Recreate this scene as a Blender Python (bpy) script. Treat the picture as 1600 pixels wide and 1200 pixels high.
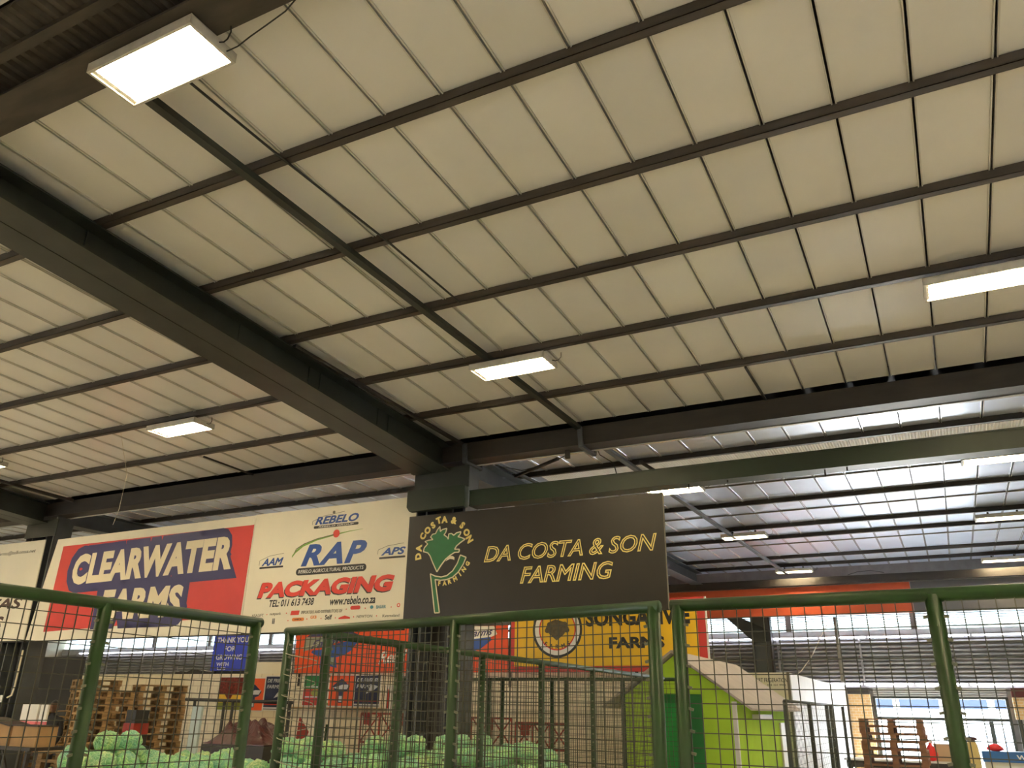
import bpy, bmesh, math, random
from mathutils import Vector, Matrix
random.seed(7)
SC = bpy.context.scene
COL = SC.collection
for _o in list(bpy.data.objects):
    bpy.data.objects.remove(_o)

# ------------------------------------------------------------------ camera, world, exposure
EYE = 1.8                                    # eye height above the market floor
cam_d = bpy.data.cameras.new('camera'); cam = bpy.data.objects.new('camera', cam_d); COL.objects.link(cam)
cam_d.sensor_width = 36.0
cam_d.lens = 1264.3 / 1600.0 * 36.0
cam_d.clip_start = 0.05; cam_d.clip_end = 300
YAW, PITCH, ROLL = math.radians(-27.5874), math.radians(21.8740), math.radians(1.0139)
_fw = Vector((math.sin(YAW) * math.cos(PITCH), math.cos(YAW) * math.cos(PITCH), math.sin(PITCH)))
_r = Vector((math.cos(YAW), -math.sin(YAW), 0)); _u = _r.cross(_fw)
_r2 = math.cos(ROLL) * _r + math.sin(ROLL) * _u; _u2 = -math.sin(ROLL) * _r + math.cos(ROLL) * _u
_m = Matrix((_r2, _u2, -_fw)).transposed().to_4x4(); _m.translation = (0, 0, EYE)
cam.matrix_world = _m
SC.camera = cam

w = bpy.data.worlds.new('daylight'); SC.world = w; w.use_nodes = True
w.node_tree.nodes['Background'].inputs[0].default_value = (0.72, 0.86, 1.0, 1)
w.node_tree.nodes['Background'].inputs[1].default_value = 11.0
SC.view_settings.view_transform = 'Standard'; SC.view_settings.look = 'None'
SC.view_settings.gamma = 1.0; SC.view_settings.use_curve_mapping = False
SC.view_settings.exposure = 1.4
SC.cycles.max_bounces = 7; SC.cycles.diffuse_bounces = 5; SC.cycles.glossy_bounces = 3
SC.cycles.transparent_max_bounces = 12; SC.cycles.sample_clamp_indirect = 6.0
SC.cycles.caustics_reflective = False; SC.cycles.caustics_refractive = False
LAMP_POWER = 78.0
LAMP_COLOUR = (1.0, 0.80, 0.47)

def portal(name, loc, rot, sx, sy):
    l = bpy.data.lights.new(name, 'AREA'); l.shape = 'RECTANGLE'; l.size = sx; l.size_y = sy
    l.cycles.is_portal = True
    o = bpy.data.objects.new(name, l); COL.objects.link(o); o.location = loc; o.rotation_euler = rot
portal('daylight_door', (-0.55, 30.35, 1.15), (math.radians(-90), 0, 0), 3.7, 2.3)
for px_ in (-24.25, 6.0): portal('daylight_added_opening', (px_, -7.35, 1.25), (math.radians(90), 0, 0), 3.6, 2.5)  # samples daylight through the openings added in the rear wall
_s = bpy.data.lights.new('sun', 'SUN'); _s.energy = 60.0; _s.angle = .01; _s.color = (1.0, .96, .9)
_so = bpy.data.objects.new('sun', _s); COL.objects.link(_so); _so.rotation_euler = Vector((-.35, -.5, -1.0)).to_track_quat('-Z', 'Y').to_euler(); _so.location = (10, 45, 30)
portal('daylight_louvres', (-17.0, 30.35, 4.65), (math.radians(-90), 0, 0), 56.0, 0.6)

# ------------------------------------------------------------------ helpers
def lin(c):
    c /= 255.0
    return c / 12.92 if c <= 0.04045 else ((c + 0.055) / 1.055) ** 2.4
def rgb(r, g, b): return (lin(r), lin(g), lin(b))

_mats = {}
def mat(name, col, rough=0.6, metal=0.0, var=0.0, scale=6.0, spec=0.5, bump=0.0, emit=None, estr=0.0, stretch=(1, 1, 1), island=0.0):
    if name in _mats: return _mats[name]
    m = bpy.data.materials.new(name); m.use_nodes = True
    nt = m.node_tree; b = nt.nodes['Principled BSDF']
    b.inputs['Base Color'].default_value = (*col, 1); b.inputs['Roughness'].default_value = rough
    b.inputs['Metallic'].default_value = metal; b.inputs['Specular IOR Level'].default_value = spec
    if emit:
        b.inputs['Emission Color'].default_value = (*emit, 1); b.inputs['Emission Strength'].default_value = estr
    src = None
    if var or bump:
        tc = nt.nodes.new('ShaderNodeTexCoord'); mp = nt.nodes.new('ShaderNodeMapping'); mp.inputs['Scale'].default_value = stretch
        no = nt.nodes.new('ShaderNodeTexNoise'); no.inputs['Scale'].default_value = scale; no.inputs['Detail'].default_value = 6
        nt.links.new(tc.outputs['Object'], mp.inputs[0]); nt.links.new(mp.outputs[0], no.inputs['Vector'])
        if var:
            rp = nt.nodes.new('ShaderNodeValToRGB')
            rp.color_ramp.elements[0].position = 0.3; rp.color_ramp.elements[1].position = 0.7
            rp.color_ramp.elements[0].color = (*[max(0, c * (1 - var)) for c in col], 1)
            rp.color_ramp.elements[1].color = (*[min(1, c * (1 + var * .6)) for c in col], 1)
            nt.links.new(no.outputs['Fac'], rp.inputs[0]); src = rp.outputs[0]
        if bump:
            bp = nt.nodes.new('ShaderNodeBump'); bp.inputs['Strength'].default_value = bump; bp.inputs['Distance'].default_value = 0.02
            nt.links.new(no.outputs['Fac'], bp.inputs['Height']); nt.links.new(bp.outputs[0], b.inputs['Normal'])
    if island:
        ge = nt.nodes.new('ShaderNodeNewGeometry'); mr = nt.nodes.new('ShaderNodeMapRange')
        mr.inputs['To Min'].default_value = 1 - island; mr.inputs['To Max'].default_value = 1 + island * .5
        nt.links.new(ge.outputs['Random Per Island'], mr.inputs[0])
        hs = nt.nodes.new('ShaderNodeHueSaturation'); hs.inputs['Color'].default_value = (*col, 1)
        nt.links.new(mr.outputs[0], hs.inputs['Value'])
        if src: nt.links.new(src, hs.inputs['Color'])
        src = hs.outputs[0]
    if src: nt.links.new(src, b.inputs['Base Color'])
    _mats[name] = m
    return m

class MB:
    def __init__(s): s.v = []; s.f = []
    def add(s, vs, fs):
        n = len(s.v); s.v += [tuple(v) for v in vs]; s.f += [tuple(i + n for i in f) for f in fs]; return s
    def box(s, x0, x1, y0, y1, z0, z1):
        return s.add([(x0,y0,z0),(x1,y0,z0),(x1,y1,z0),(x0,y1,z0),(x0,y0,z1),(x1,y0,z1),(x1,y1,z1),(x0,y1,z1)],
                     [(0,3,2,1),(4,5,6,7),(0,1,5,4),(1,2,6,5),(2,3,7,6),(3,0,4,7)])
    def bar(s, p, q, w_, h=None, up=(0, 0, 1)):
        h = h or w_; p = Vector(p); q = Vector(q); d = (q - p).normalized(); up = Vector(up)
        if abs(d.dot(up)) > .98: up = Vector((0, 1, 0))
        a = d.cross(up).normalized() * w_ / 2; c = a.cross(d).normalized() * h / 2
        vs = [p - a - c, p + a - c, p + a + c, p - a + c, q - a - c, q + a - c, q + a + c, q - a + c]
        return s.add(vs, [(0,1,2,3),(7,6,5,4),(0,4,5,1),(1,5,6,2),(2,6,7,3),(3,7,4,0)])
    def tube(s, path, r, n=10):
        path = [Vector(p) for p in path]; rs = r if isinstance(r, (list, tuple)) else [r] * len(path)
        rings = []; prev = None
        for i, p in enumerate(path):
            d = (path[min(i + 1, len(path) - 1)] - path[max(i - 1, 0)]).normalized()
            if prev is None:
                a = d.cross(Vector((0, 0, 1)))
                if a.length < .05: a = d.cross(Vector((0, 1, 0)))
            else: a = prev - d * prev.dot(d)
            a.normalize(); prev = a; b = d.cross(a)
            rings.append([p + (a * math.cos(2 * math.pi * k / n) + b * math.sin(2 * math.pi * k / n)) * rs[i] for k in range(n)])
        vs = [v for rg in rings for v in rg]; fs = []
        for i in range(len(rings) - 1):
            for k in range(n):
                k2 = (k + 1) % n
                fs.append((i*n+k, i*n+k2, (i+1)*n+k2, (i+1)*n+k))
        fs.append(tuple(range(n - 1, -1, -1))); fs.append(tuple(range((len(rings)-1)*n, len(rings)*n)))
        return s.add(vs, fs)
    def prism(s, poly, y0, y1):                     # poly in x,z; extruded along y
        n = len(poly)
        vs = [(x, y0, z) for x, z in poly] + [(x, y1, z) for x, z in poly]
        return s.add(vs, [tuple(range(n)), tuple(range(2*n-1, n-1, -1))] + [(i, i+n, (i+1) % n + n, (i+1) % n) for i in range(n)])
    def prismx(s, poly, x0, x1):                    # poly in y,z; extruded along x
        n = len(poly)
        vs = [(x0, y, z) for y, z in poly] + [(x1, y, z) for y, z in poly]
        return s.add(vs, [tuple(range(n-1, -1, -1)), tuple(range(n, 2*n))] + [(i, (i+1) % n, (i+1) % n + n, i+n) for i in range(n)])
    def disc(s, x, z, rx, rz, y0, y1, n=28):
        return s.prism([(x + rx*math.cos(2*math.pi*k/n), z + rz*math.sin(2*math.pi*k/n)) for k in range(n)], y0, y1)
    def ring(s, x, z, r0, r1, y0, y1, n=40):
        for k in range(n):
            a, b = 2*math.pi*k/n, 2*math.pi*(k+1)/n
            s.prism([(x+r0*math.cos(a), z+r0*math.sin(a)), (x+r1*math.cos(a), z+r1*math.sin(a)), (x+r1*math.cos(b), z+r1*math.sin(b)), (x+r0*math.cos(b), z+r0*math.sin(b))], y0, y1)
        return s
    def ibeam(s, x, y0, y1, top0, top1, bot0, bot1, wid, tw=.012, tf=.022):   # along y with a changing depth
        for (a0, a1, b0, b1, hw) in ((bot0, bot1, bot0+tf, bot1+tf, wid/2), (bot0+tf, bot1+tf, top0-tf, top1-tf, tw/2), (top0-tf, top1-tf, top0, top1, wid/2)):
            s.add([(x-hw,y0,a0),(x+hw,y0,a0),(x+hw,y1,a1),(x-hw,y1,a1),(x-hw,y0,b0),(x+hw,y0,b0),(x+hw,y1,b1),(x-hw,y1,b1)],
                  [(0,3,2,1),(4,5,6,7),(0,1,5,4),(1,2,6,5),(2,3,7,6),(3,0,4,7)])
        return s
    def build(s, name, m, parent=None, smooth=False):
        me = bpy.data.meshes.new(name)
        off = parent_world(parent) if parent else Vector((0, 0, 0))
        me.from_pydata([tuple(Vector(v) - off) for v in s.v], [], s.f)
        bm = bmesh.new(); bm.from_mesh(me); bmesh.ops.recalc_face_normals(bm, faces=bm.faces[:]); bm.to_mesh(me); bm.free()
        if smooth:
            for p in me.polygons: p.use_smooth = True
        me.materials.append(m)
        o = bpy.data.objects.new(name, me); COL.objects.link(o)
        if parent: o.parent = parent
        return o

def parent_world(o):
    v = Vector((0, 0, 0))
    while o: v += Vector(o.location); o = o.parent
    return v
def tag(o, label, cat, group=None, kind=None):
    if label: o['label'] = label
    if cat: o['category'] = cat
    if group: o['group'] = group
    if kind: o['kind'] = kind
    return o
def thing(name, label, cat, loc=(0, 0, 0), group=None):
    o = bpy.data.objects.new(name, None); COL.objects.link(o); o.location = loc; o.empty_display_size = .1
    return tag(o, label, cat, group)
def struct(name, mb, m):
    o = mb.build(name, m); o['kind'] = 'structure'; return o
def dup(root, loc, rotz=0.0, label=None, group=None, scale=None, rot=None):
    r = root.copy(); COL.objects.link(r); r.location = loc; r.rotation_euler = rot or (0, 0, rotz)
    if label: r['label'] = label
    if group: r['group'] = group
    if scale: r.scale = scale
    for ch in list(root.children):
        c = ch.copy(); COL.objects.link(c); c.parent = r
        for g in list(ch.children):
            d = g.copy(); COL.objects.link(d); d.parent = c
    return r

def glyphs(body, bold=0.0, shear=0.0, outline=0.0, spacing=1.0, leading=1.0):
    cu = bpy.data.curves.new('t', 'FONT'); cu.body = body; cu.size = 1; cu.shear = shear; cu.space_character = spacing
    cu.align_x = 'LEFT'; cu.space_line = leading
    if outline:
        cu.fill_mode = 'NONE'; cu.bevel_depth = outline; cu.bevel_resolution = 1
    else:
        cu.bevel_depth = bold; cu.bevel_resolution = 1; cu.extrude = 0.001
    cu.resolution_u = 3
    o = bpy.data.objects.new('t', cu); COL.objects.link(o)
    dg = bpy.context.evaluated_depsgraph_get(); dg.update()
    me = bpy.data.meshes.new_from_object(o.evaluated_get(dg))
    vs = [tuple(v.co) for v in me.vertices]; fs = [tuple(p.vertices) for p in me.polygons]
    bpy.data.objects.remove(o); bpy.data.curves.remove(cu); bpy.data.meshes.remove(me)
    return vs, fs
def text(mb, body, x0, x1, z0, z1, y, bold=0.0, shear=0.0, outline=0.0, spacing=1.0, depth=.004, skew=0.0, pad=0.0):
    """letters stretched into the box x0..x1, z0..z1 on the board face at y, raised by depth towards -y"""
    vs, fs = glyphs(body, bold, shear, outline, spacing)
    ax, bx = min(v[0] for v in vs), max(v[0] for v in vs); az, bz = min(v[1] for v in vs), max(v[1] for v in vs)
    ay, by = min(v[2] for v in vs), max(v[2] for v in vs)
    out = []
    for v in vs:
        u = (v[0]-ax)/(bx-ax); t = (v[1]-az)/(bz-az); d = (v[2]-ay)/max(1e-6, by-ay)
        out.append((x0-pad + (x1-x0+2*pad)*u, y - depth*(.1+.9*d), z0-pad + (z1-z0+2*pad)*t + skew*(u-.5)))
    mb.add(out, fs)
def letter(mb, ch, x, z, ang, h, y, bold=.03, depth=.004, wide=1.0):
    vs, fs = glyphs(ch, bold)
    ax, bx = min(v[0] for v in vs), max(v[0] for v in vs); az, bz = min(v[1] for v in vs), max(v[1] for v in vs)
    k = h/(bz-az); c, s_ = math.cos(ang), math.sin(ang); out = []
    for v in vs:
        a = (v[0]-(ax+bx)/2)*k*wide; b = (v[1]-(az+bz)/2)*k
        out.append((x + a*c - b*s_, y - depth*(.5+.5*(v[2] > 0)), z + a*s_ + b*c))
    mb.add(out, fs)

# ------------------------------------------------------------------ materials
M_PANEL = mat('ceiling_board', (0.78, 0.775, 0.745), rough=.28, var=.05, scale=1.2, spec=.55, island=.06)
M_PANEL_DAYLIT = mat('ceiling_foil_daylit', (0.64, 0.71, 0.84), rough=.30, metal=.5, var=.04, scale=2.0, spec=.7, island=.06)  # same foil board for the far bay, daylight's blue cast in its colour
M_TBAR = mat('joint_strip', (0.62, 0.61, 0.57), rough=.3, metal=.3)
M_TBAR_B = mat('joint_strip_bright', (0.8, 0.8, 0.8), rough=.25, metal=.4)
M_PURLIN = mat('purlin_paint', (0.062, 0.050, 0.041), rough=.5, var=.35, scale=3, stretch=(.3, 3, 3))
M_STEEL = mat('rafter_paint', (0.023, 0.028, 0.023), rough=.45, var=.35, scale=2.5)
M_RIDGE = mat('ridge_steel', (0.055, 0.045, 0.033), rough=.6, var=.4, scale=4, stretch=(.5, 2, 2))
M_BLUESTEEL = mat('blue_grey_steel', (0.062, 0.070, 0.078), rough=.5, var=.25, scale=3)
M_DARK = mat('dark_brown_steel', (0.026, 0.021, 0.018), rough=.55, var=.3, scale=4, stretch=(.4, 2, 2))
M_GREENBEAM = mat('dark_green_steel', (0.010, 0.021, 0.009), rough=.5, var=.3, scale=2)
M_GREEN = mat('fence_green_paint', (0.014, 0.050, 0.008), rough=.42, var=.35, scale=9, bump=.05)
M_WIRE = mat('fence_wire', (0.06, 0.06, 0.04), rough=.6)
M_HOUSING = mat('lamp_housing', (0.62, 0.60, 0.55), rough=.5, var=.15, scale=8)
M_REFL = mat('lamp_reflector', (0.85, 0.85, 0.83), rough=.3, metal=.2)
M_TUBE = mat('lamp_tube', (.9, .9, .9), emit=LAMP_COLOUR, estr=LAMP_POWER)
M_COOLTUBE = mat('cool_tube', (.9, .9, .9), emit=(.84, .86, 1.0), estr=7)
M_CABLE = mat('cable', (0.02, 0.02, 0.02), rough=.6)
M_STRING = mat('pale_string', (0.7, 0.65, 0.5), rough=.8)
M_FLOOR = mat('concrete_floor', (0.70, 0.67, 0.61), rough=.5, var=.25, scale=.8)
M_WALL = mat('cream_wall', (0.78, 0.72, 0.60), rough=.7, var=.08, scale=2)
M_SHUT = mat('grey_shutter', (0.30, 0.29, 0.29), rough=.45, var=.2, scale=3)
M_SLAT = mat('white_slat', (0.82, 0.84, 0.84), rough=.5)
M_WHITE = mat('white_paint', (0.80, 0.79, 0.76), rough=.5, var=.06, scale=3)
M_CREAM = mat('cream_board', (0.80, 0.76, 0.64), rough=.5, var=.05, scale=1.2)
M_RED = mat('sign_red', rgb(196, 58, 54), rough=.5, var=.08, scale=2)
M_NAVY = mat('sign_navy', rgb(52, 50, 98), rough=.5)
M_LETTER = mat('letter_cream', (0.78, 0.70, 0.52), rough=.5)
M_BLUE = mat('sign_blue', rgb(30, 70, 150), rough=.4)
M_BLACK = mat('sign_black', (0.02, 0.02, 0.02), rough=.5)
M_PRED = mat('print_red', rgb(212, 62, 50), rough=.5)
M_SWOOSH = mat('print_green', rgb(120, 160, 70), rough=.5)
M_ORANGEP = mat('print_orange', rgb(225, 130, 50), rough=.5)
M_TEAL = mat('print_teal', rgb(60, 130, 150), rough=.5)
M_GREY = mat('print_grey', rgb(110, 105, 90), rough=.5)
M_BROWNSIGN = mat('dark_sign', (0.017, 0.0130, 0.0085), rough=.45, var=.15, scale=3, bump=.02)
M_YELLOWL = mat('letter_yellow', (0.80, 0.66, 0.22), rough=.5)
M_LEAFG = mat('emblem_green', rgb(38, 105, 62), rough=.5, var=.1, scale=8)
M_ORANGE = mat('sign_orange', rgb(225, 78, 22), rough=.45, var=.08, scale=2)
M_YELLOW = mat('sign_yellow', rgb(232, 188, 40), rough=.45, var=.06, scale=2)
M_FASCIA = mat('orange_fascia_paint', rgb(190, 82, 44), rough=.55, var=.15, scale=2)
M_LIME = mat('lime_paint', rgb(185, 225, 75), rough=.9, var=.06, scale=3, spec=.08)
M_DOORG = mat('door_green', rgb(20, 110, 45), rough=.45)
M_ROOFG = mat('hut_roof_sheet', (0.50, 0.44, 0.40), rough=.7, var=.1, scale=2)
M_WOOD = mat('pallet_wood', (0.42, 0.265, 0.115), rough=.75, var=.5, scale=6, stretch=(1, 6, 6), island=.25)
M_REDWOOD = mat('brown_pallet_wood', (0.30, 0.15, 0.09), rough=.75, var=.3, scale=6, island=.25)
M_CARD = mat('cardboard', (0.42, 0.26, 0.12), rough=.8, var=.12, scale=4)
M_RUST = mat('red_frame_paint', rgb(150, 40, 28), rough=.5, var=.2, scale=6)
M_MAROON = mat('maroon_sheet', rgb(70, 22, 24), rough=.35, var=.3, scale=6)
M_CLOTH = mat('dark_clothes', (0.015, 0.016, 0.02), rough=.8)
M_SKIN = mat('skin', (0.16, 0.08, 0.05), rough=.6)

def brick_mat(name, c1, c2, mortar, sx=4.0):
    m = bpy.data.materials.new(name); m.use_nodes = True; nt = m.node_tree; b = nt.nodes['Principled BSDF']
    tc = nt.nodes.new('ShaderNodeTexCoord'); mp = nt.nodes.new('ShaderNodeMapping')
    mp.inputs['Rotation'].default_value = (math.radians(90), 0, 0)
    br = nt.nodes.new('ShaderNodeTexBrick'); br.inputs['Color1'].default_value = (*c1, 1); br.inputs['Color2'].default_value = (*c2, 1)
    br.inputs['Mortar'].default_value = (*mortar, 1); br.inputs['Scale'].default_value = sx; br.inputs['Mortar Size'].default_value = .02
    nt.links.new(tc.outputs['Object'], mp.inputs[0]); nt.links.new(mp.outputs[0], br.inputs['Vector'])
    nt.links.new(br.outputs['Color'], b.inputs['Base Color']); b.inputs['Roughness'].default_value = .75
    return m
M_BRICK = brick_mat('yellow_brick', (.52, .34, .15), (.45, .28, .12), (.5, .45, .36), 3.0)
M_TILEWALL = brick_mat('cream_block_wall', (.84, .77, .62), (.80, .73, .58), (.66, .58, .46), 1.2)

def glass_mat(name, tint=(1, 1, 1), gl=.06):
    m = bpy.data.materials.new(name); m.use_nodes = True; nt = m.node_tree
    for n in list(nt.nodes): nt.nodes.remove(n)
    out = nt.nodes.new('ShaderNodeOutputMaterial'); mx = nt.nodes.new('ShaderNodeMixShader'); t = nt.nodes.new('ShaderNodeBsdfTransparent')
    g = nt.nodes.new('ShaderNodeBsdfGlossy'); g.inputs['Roughness'].default_value = .05; t.inputs[0].default_value = (*tint, 1)
    mx.inputs[0].default_value = gl
    nt.links.new(t.outputs[0], mx.inputs[1]); nt.links.new(g.outputs[0], mx.inputs[2]); nt.links.new(mx.outputs[0], out.inputs[0])
    return m
M_GLASS = glass_mat('lamp_glass'); M_PANE = glass_mat('daylight_dimming_pane', (.4, .43, .43), .05)  # the pane tint only dims the daylight behind the louvres

def cabbage_mat():
    m = bpy.data.materials.new('cabbage_leaf'); m.use_nodes = True; nt = m.node_tree; b = nt.nodes['Principled BSDF']; N = nt.nodes.new; L = nt.links.new
    tc = N('ShaderNodeTexCoord'); no = N('ShaderNodeTexNoise'); no.inputs['Scale'].default_value = 2.6; no.inputs['Detail'].default_value = 5
    ad = N('ShaderNodeVectorMath'); ad.operation = 'ADD'; sc_ = N('ShaderNodeVectorMath'); sc_.operation = 'SCALE'; sc_.inputs['Scale'].default_value = .5
    L(tc.outputs['Object'], no.inputs['Vector']); L(no.outputs['Color'], sc_.inputs[0]); L(tc.outputs['Object'], ad.inputs[0]); L(sc_.outputs[0], ad.inputs[1])
    vo = N('ShaderNodeTexVoronoi'); vo.feature = 'DISTANCE_TO_EDGE'; vo.inputs['Scale'].default_value = 3.2; L(ad.outputs[0], vo.inputs['Vector'])
    rp = N('ShaderNodeValToRGB'); e = rp.color_ramp.elements                     # pale veins over green leaf
    e[0].position = .0; e[0].color = (.82, .96, .66, 1); e[1].position = .08; e[1].color = (.36, .66, .38, 1)
    L(vo.outputs['Distance'], rp.inputs[0])
    big = N('ShaderNodeTexNoise'); big.inputs['Scale'].default_value = 1.4; L(tc.outputs['Object'], big.inputs['Vector'])
    r2 = N('ShaderNodeValToRGB'); f = r2.color_ramp.elements; f[0].position = .38; f[0].color = (.55, .85, .80, 1); f[1].position = .62; f[1].color = (1.15, 1.1, .75, 1)
    L(big.outputs['Fac'], r2.inputs[0])
    mx = N('ShaderNodeMixRGB'); mx.blend_type = 'MULTIPLY'; mx.inputs[0].default_value = .8; L(rp.outputs[0], mx.inputs[1]); L(r2.outputs[0], mx.inputs[2])
    oi = N('ShaderNodeObjectInfo'); mr = N('ShaderNodeMapRange'); mr.inputs['To Min'].default_value = .47; mr.inputs['To Max'].default_value = .55; L(oi.outputs['Random'], mr.inputs[0])
    hs = N('ShaderNodeHueSaturation'); hs.inputs['Value'].default_value = 1.0; L(mr.outputs[0], hs.inputs['Hue']); L(mx.outputs[0], hs.inputs['Color'])
    L(hs.outputs[0], b.inputs['Base Color']); b.inputs['Roughness'].default_value = .32
    bp = N('ShaderNodeBump'); bp.inputs['Strength'].default_value = .7; bp.inputs['Distance'].default_value = .03; L(vo.outputs['Distance'], bp.inputs['Height']); L(bp.outputs[0], b.inputs['Normal'])
    return m
M_CABBAGE = cabbage_mat()

# ------------------------------------------------------------------ the shell
XL, XR, YB, YF = -43.0, 9.4, -7.0, 30.0
Z0, SL = EYE + 5.05, 0.05                     # underside of the near purlins: Z0 - SL*y
def zn(y): return Z0 - SL * y
def zf(y): return 6.22 + .01 * (y - 12.1)     # underside of the far purlins
struct('floor', MB().box(XL-30, XR+30, YB-30, 30.2, -.2, 0), M_FLOOR)
struct('ground', MB().box(XL-30, XR+30, 30.2, 75, -.2, 0), mat('yard_concrete', (.68, .67, .64), rough=.7, var=.1))
struct('wall_left', MB().box(XL-.2, XL, YB, YF+.3, 0, 8.2), M_WALL)
struct('wall_right', MB().box(XR, XR+.2, YB, YF+.3, 0, 8.2), M_WALL)
mb = MB(); mb.box(XL, XR, YB-.2, YB, 4.2, 8.2)                       # openings added behind the viewer to let more daylight in
for x0, x1 in ((XL, -26), (-22.5, 5), (7, XR)): mb.box(x0, x1, YB-.2, YB, 0, 4.2)
mb.box(-26, 7, YB-.2, YB, 2.4, 4.2)
struct('wall_back', mb, M_WALL)
roofdeck = MB()
roofdeck.prismx([(YB, zn(YB)+.32), (12.3, zn(12.3)+.32), (12.3, zn(12.3)+.36), (YB, zn(YB)+.36)], XL, XR)
roofdeck.prismx([(12.2, zf(12.2)+.32), (YF+.3, zf(YF)+.32), (YF+.3, zf(YF)+.36), (12.2, zf(12.2)+.36)], XL, XR)
struct('roof', roofdeck, M_DARK)

PY = [1.68, 4.656, 6.166, 7.646, 9.19, 10.71]
for k in range(1, 6): PY.append(1.68 - 1.49 * k)
PY = sorted(y for y in PY if y > YB)
def panels(rows, zfun, skip=None):
    mb, tb, i0 = MB(), MB(), int((XL + .15) / .6)
    n = int((XR - XL) / .6)
    for (ya, yb) in rows:
        for k in range(n):
            x0 = -0.15 + .6 * (i0 + k); x1 = x0 + .6
            if x0 < XL or x1 > XR: continue
            e = [random.uniform(-.0015, .0015) for _ in range(4)]
            g = .011
            mb.add([(x0+g, ya, zfun(ya)+e[0]), (x1-g, ya, zfun(ya)+e[1]), (x1-g, yb, zfun(yb)+e[2]), (x0+g, yb, zfun(yb)+e[3]),
                    (x0+g, ya, zfun(ya)+.05), (x1-g, ya, zfun(ya)+.05), (x1-g, yb, zfun(yb)+.05), (x0+g, yb, zfun(yb)+.05)],
                   [(0,3,2,1),(4,5,6,7),(0,1,5,4),(1,2,6,5),(2,3,7,6),(3,0,4,7)])
            for s in (-1, 1):
                tb.bar((x0 + s*.017, ya+.01, zfun(ya)-.007), (x0 + s*.017, yb-.01, zfun(yb)-.007), .013, .018)
    return mb, tb
HW = .035
edges = PY + [12.05]
rows = [(edges[i] + HW*.2, edges[i+1] - HW*.2) for i in range(len(edges)-1) if not (1.6 < edges[i] < 1.7)] + [(3.2, 4.64)]
mb, tb = panels(rows, lambda y: zn(y) + .10)
struct('ceiling', mb, M_PANEL); struct('ceiling_trim', tb, M_TBAR)
FT = [14.57, 16.36, 18.98, 21.9, 23.5, 27.0, 28.7]; FN = [17.3, 20.3, 24.8]
fe = sorted([12.4, 30.0] + FT + FN)
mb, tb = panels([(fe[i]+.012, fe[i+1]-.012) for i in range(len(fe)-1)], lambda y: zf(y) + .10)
struct('ceiling_far_bay', mb, M_PANEL_DAYLIT); struct('ceiling_far_trim', tb, M_TBAR_B)

# purlins (one object each)
def purlin(y, z, label, hh=.10, ww=.085, m=M_PURLIN, group=None):
    mb = MB(); x0, x1 = XL + .05, XR - .05
    mb.box(x0, x1, y-ww/2, y+ww/2, z, z+.006); mb.box(x0, x1, y-ww/2, y-ww/2+.006, z, z+hh); mb.box(x0, x1, y-ww/2, y+ww/2, z+hh-.006, z+hh)
    mb.box(x0, x1, y+ww/2-.006, y+ww/2, z, z+.022)
    o = mb.build('roof_purlin', m); tag(o, label, 'roof beam', group)
near_lab = {4.656: 'brown steel purlin nearest to the big dark girder at top left',
            6.166: 'brown steel purlin third from the top of the photo, crossing mid ceiling',
            7.646: 'dark steel purlin fourth from the top, just above the row of lit lamps',
            9.19: 'dark steel purlin carrying the middle row of rectangular lamps',
            10.71: 'thin brown purlin just beyond the middle row of lamps, last before the valley gutter'}
for y in PY:
    if y in near_lab: purlin(y, zn(y), near_lab[y])
    elif y < 3: purlin(y, zn(y), 'steel roof purlin overhead behind the viewer', group='purlins behind the viewer')
far_lab = ['black purlin of the pale far ceiling, first beyond the valley gutter', 'purlin of the far ceiling hidden right behind the green beam', 'black purlin of the pale far ceiling, first one seen below the long green beam',
           'black purlin of the pale far ceiling at the near edge of the second lamp row', 'black purlin of the pale far ceiling just past the second lamp row',
           'second last black purlin of the pale far ceiling before the orange fascia', 'last black purlin of the far ceiling, right above the black beam']
for y, l in zip(FT, far_lab): purlin(y, zf(y), l, m=M_DARK)
for y, l in zip(FN, ['thin grey joint rail just under the green beam on the far ceiling', 'thin grey joint rail above the far small lamp', 'thin grey joint rail in the deepest part of the far ceiling']):
    o = MB().box(XL+.1, XR-.1, y-.014, y+.014, zf(y)+.07, zf(y)+.1).build('ceiling_rail', M_GREY); tag(o, l, 'ceiling rail')

# ridge girder in the top corner of the photo
t = thing('ridge_girder', 'deep dark brown girder in the top left corner above the nearest lamp', 'beam', (0, 3.0, 6.6))
MB().box(XL+.1, XR-.1, 2.86, 3.20, 6.60, 6.625).build('bottom_flange', M_RIDGE, t)
MB().box(XL+.1, XR-.1, 3.02, 3.045, 6.625, 6.86).build('web', M_RIDGE, t)
MB().box(XL+.1, XR-.1, 2.86, 3.20, 6.86, 6.885).build('top_flange', M_RIDGE, t)
mb = MB()
for k in range(int((XR-XL)/.12)):
    x = XL + .06 + k*.12
    mb.prism([(x, 6.80), (x+.03, 6.77), (x+.07, 6.77), (x+.10, 6.80), (x+.12, 6.80), (x+.12, 6.81), (x, 6.81)], 2.38, 2.98)
tag(mb.build('ridge_sheet', M_RIDGE), 'dark brown ribbed sheet behind the deep girder at top left', 'roof sheet')
tag(MB().bar((XL+.1, 2.66, 6.74), (XR-.1, 2.66, 6.74), .08, .05).build('ridge_rail', M_RIDGE), 'dark rail under the ribbed sheet at top left', 'beam')
mb = MB()
for k in range(8):
    mb.box(XL+.1, XR-.1, 1.72+k*.08, 1.77+k*.08, 6.80, 6.82); mb.box(XL+.1, XR-.1, 1.77+k*.08, 1.80+k*.08, 6.81, 6.83)
tag(mb.build('pale_roof_sheet', M_WHITE), 'pale ribbed roof sheet showing in the extreme top left corner', 'roof sheet')

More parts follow.
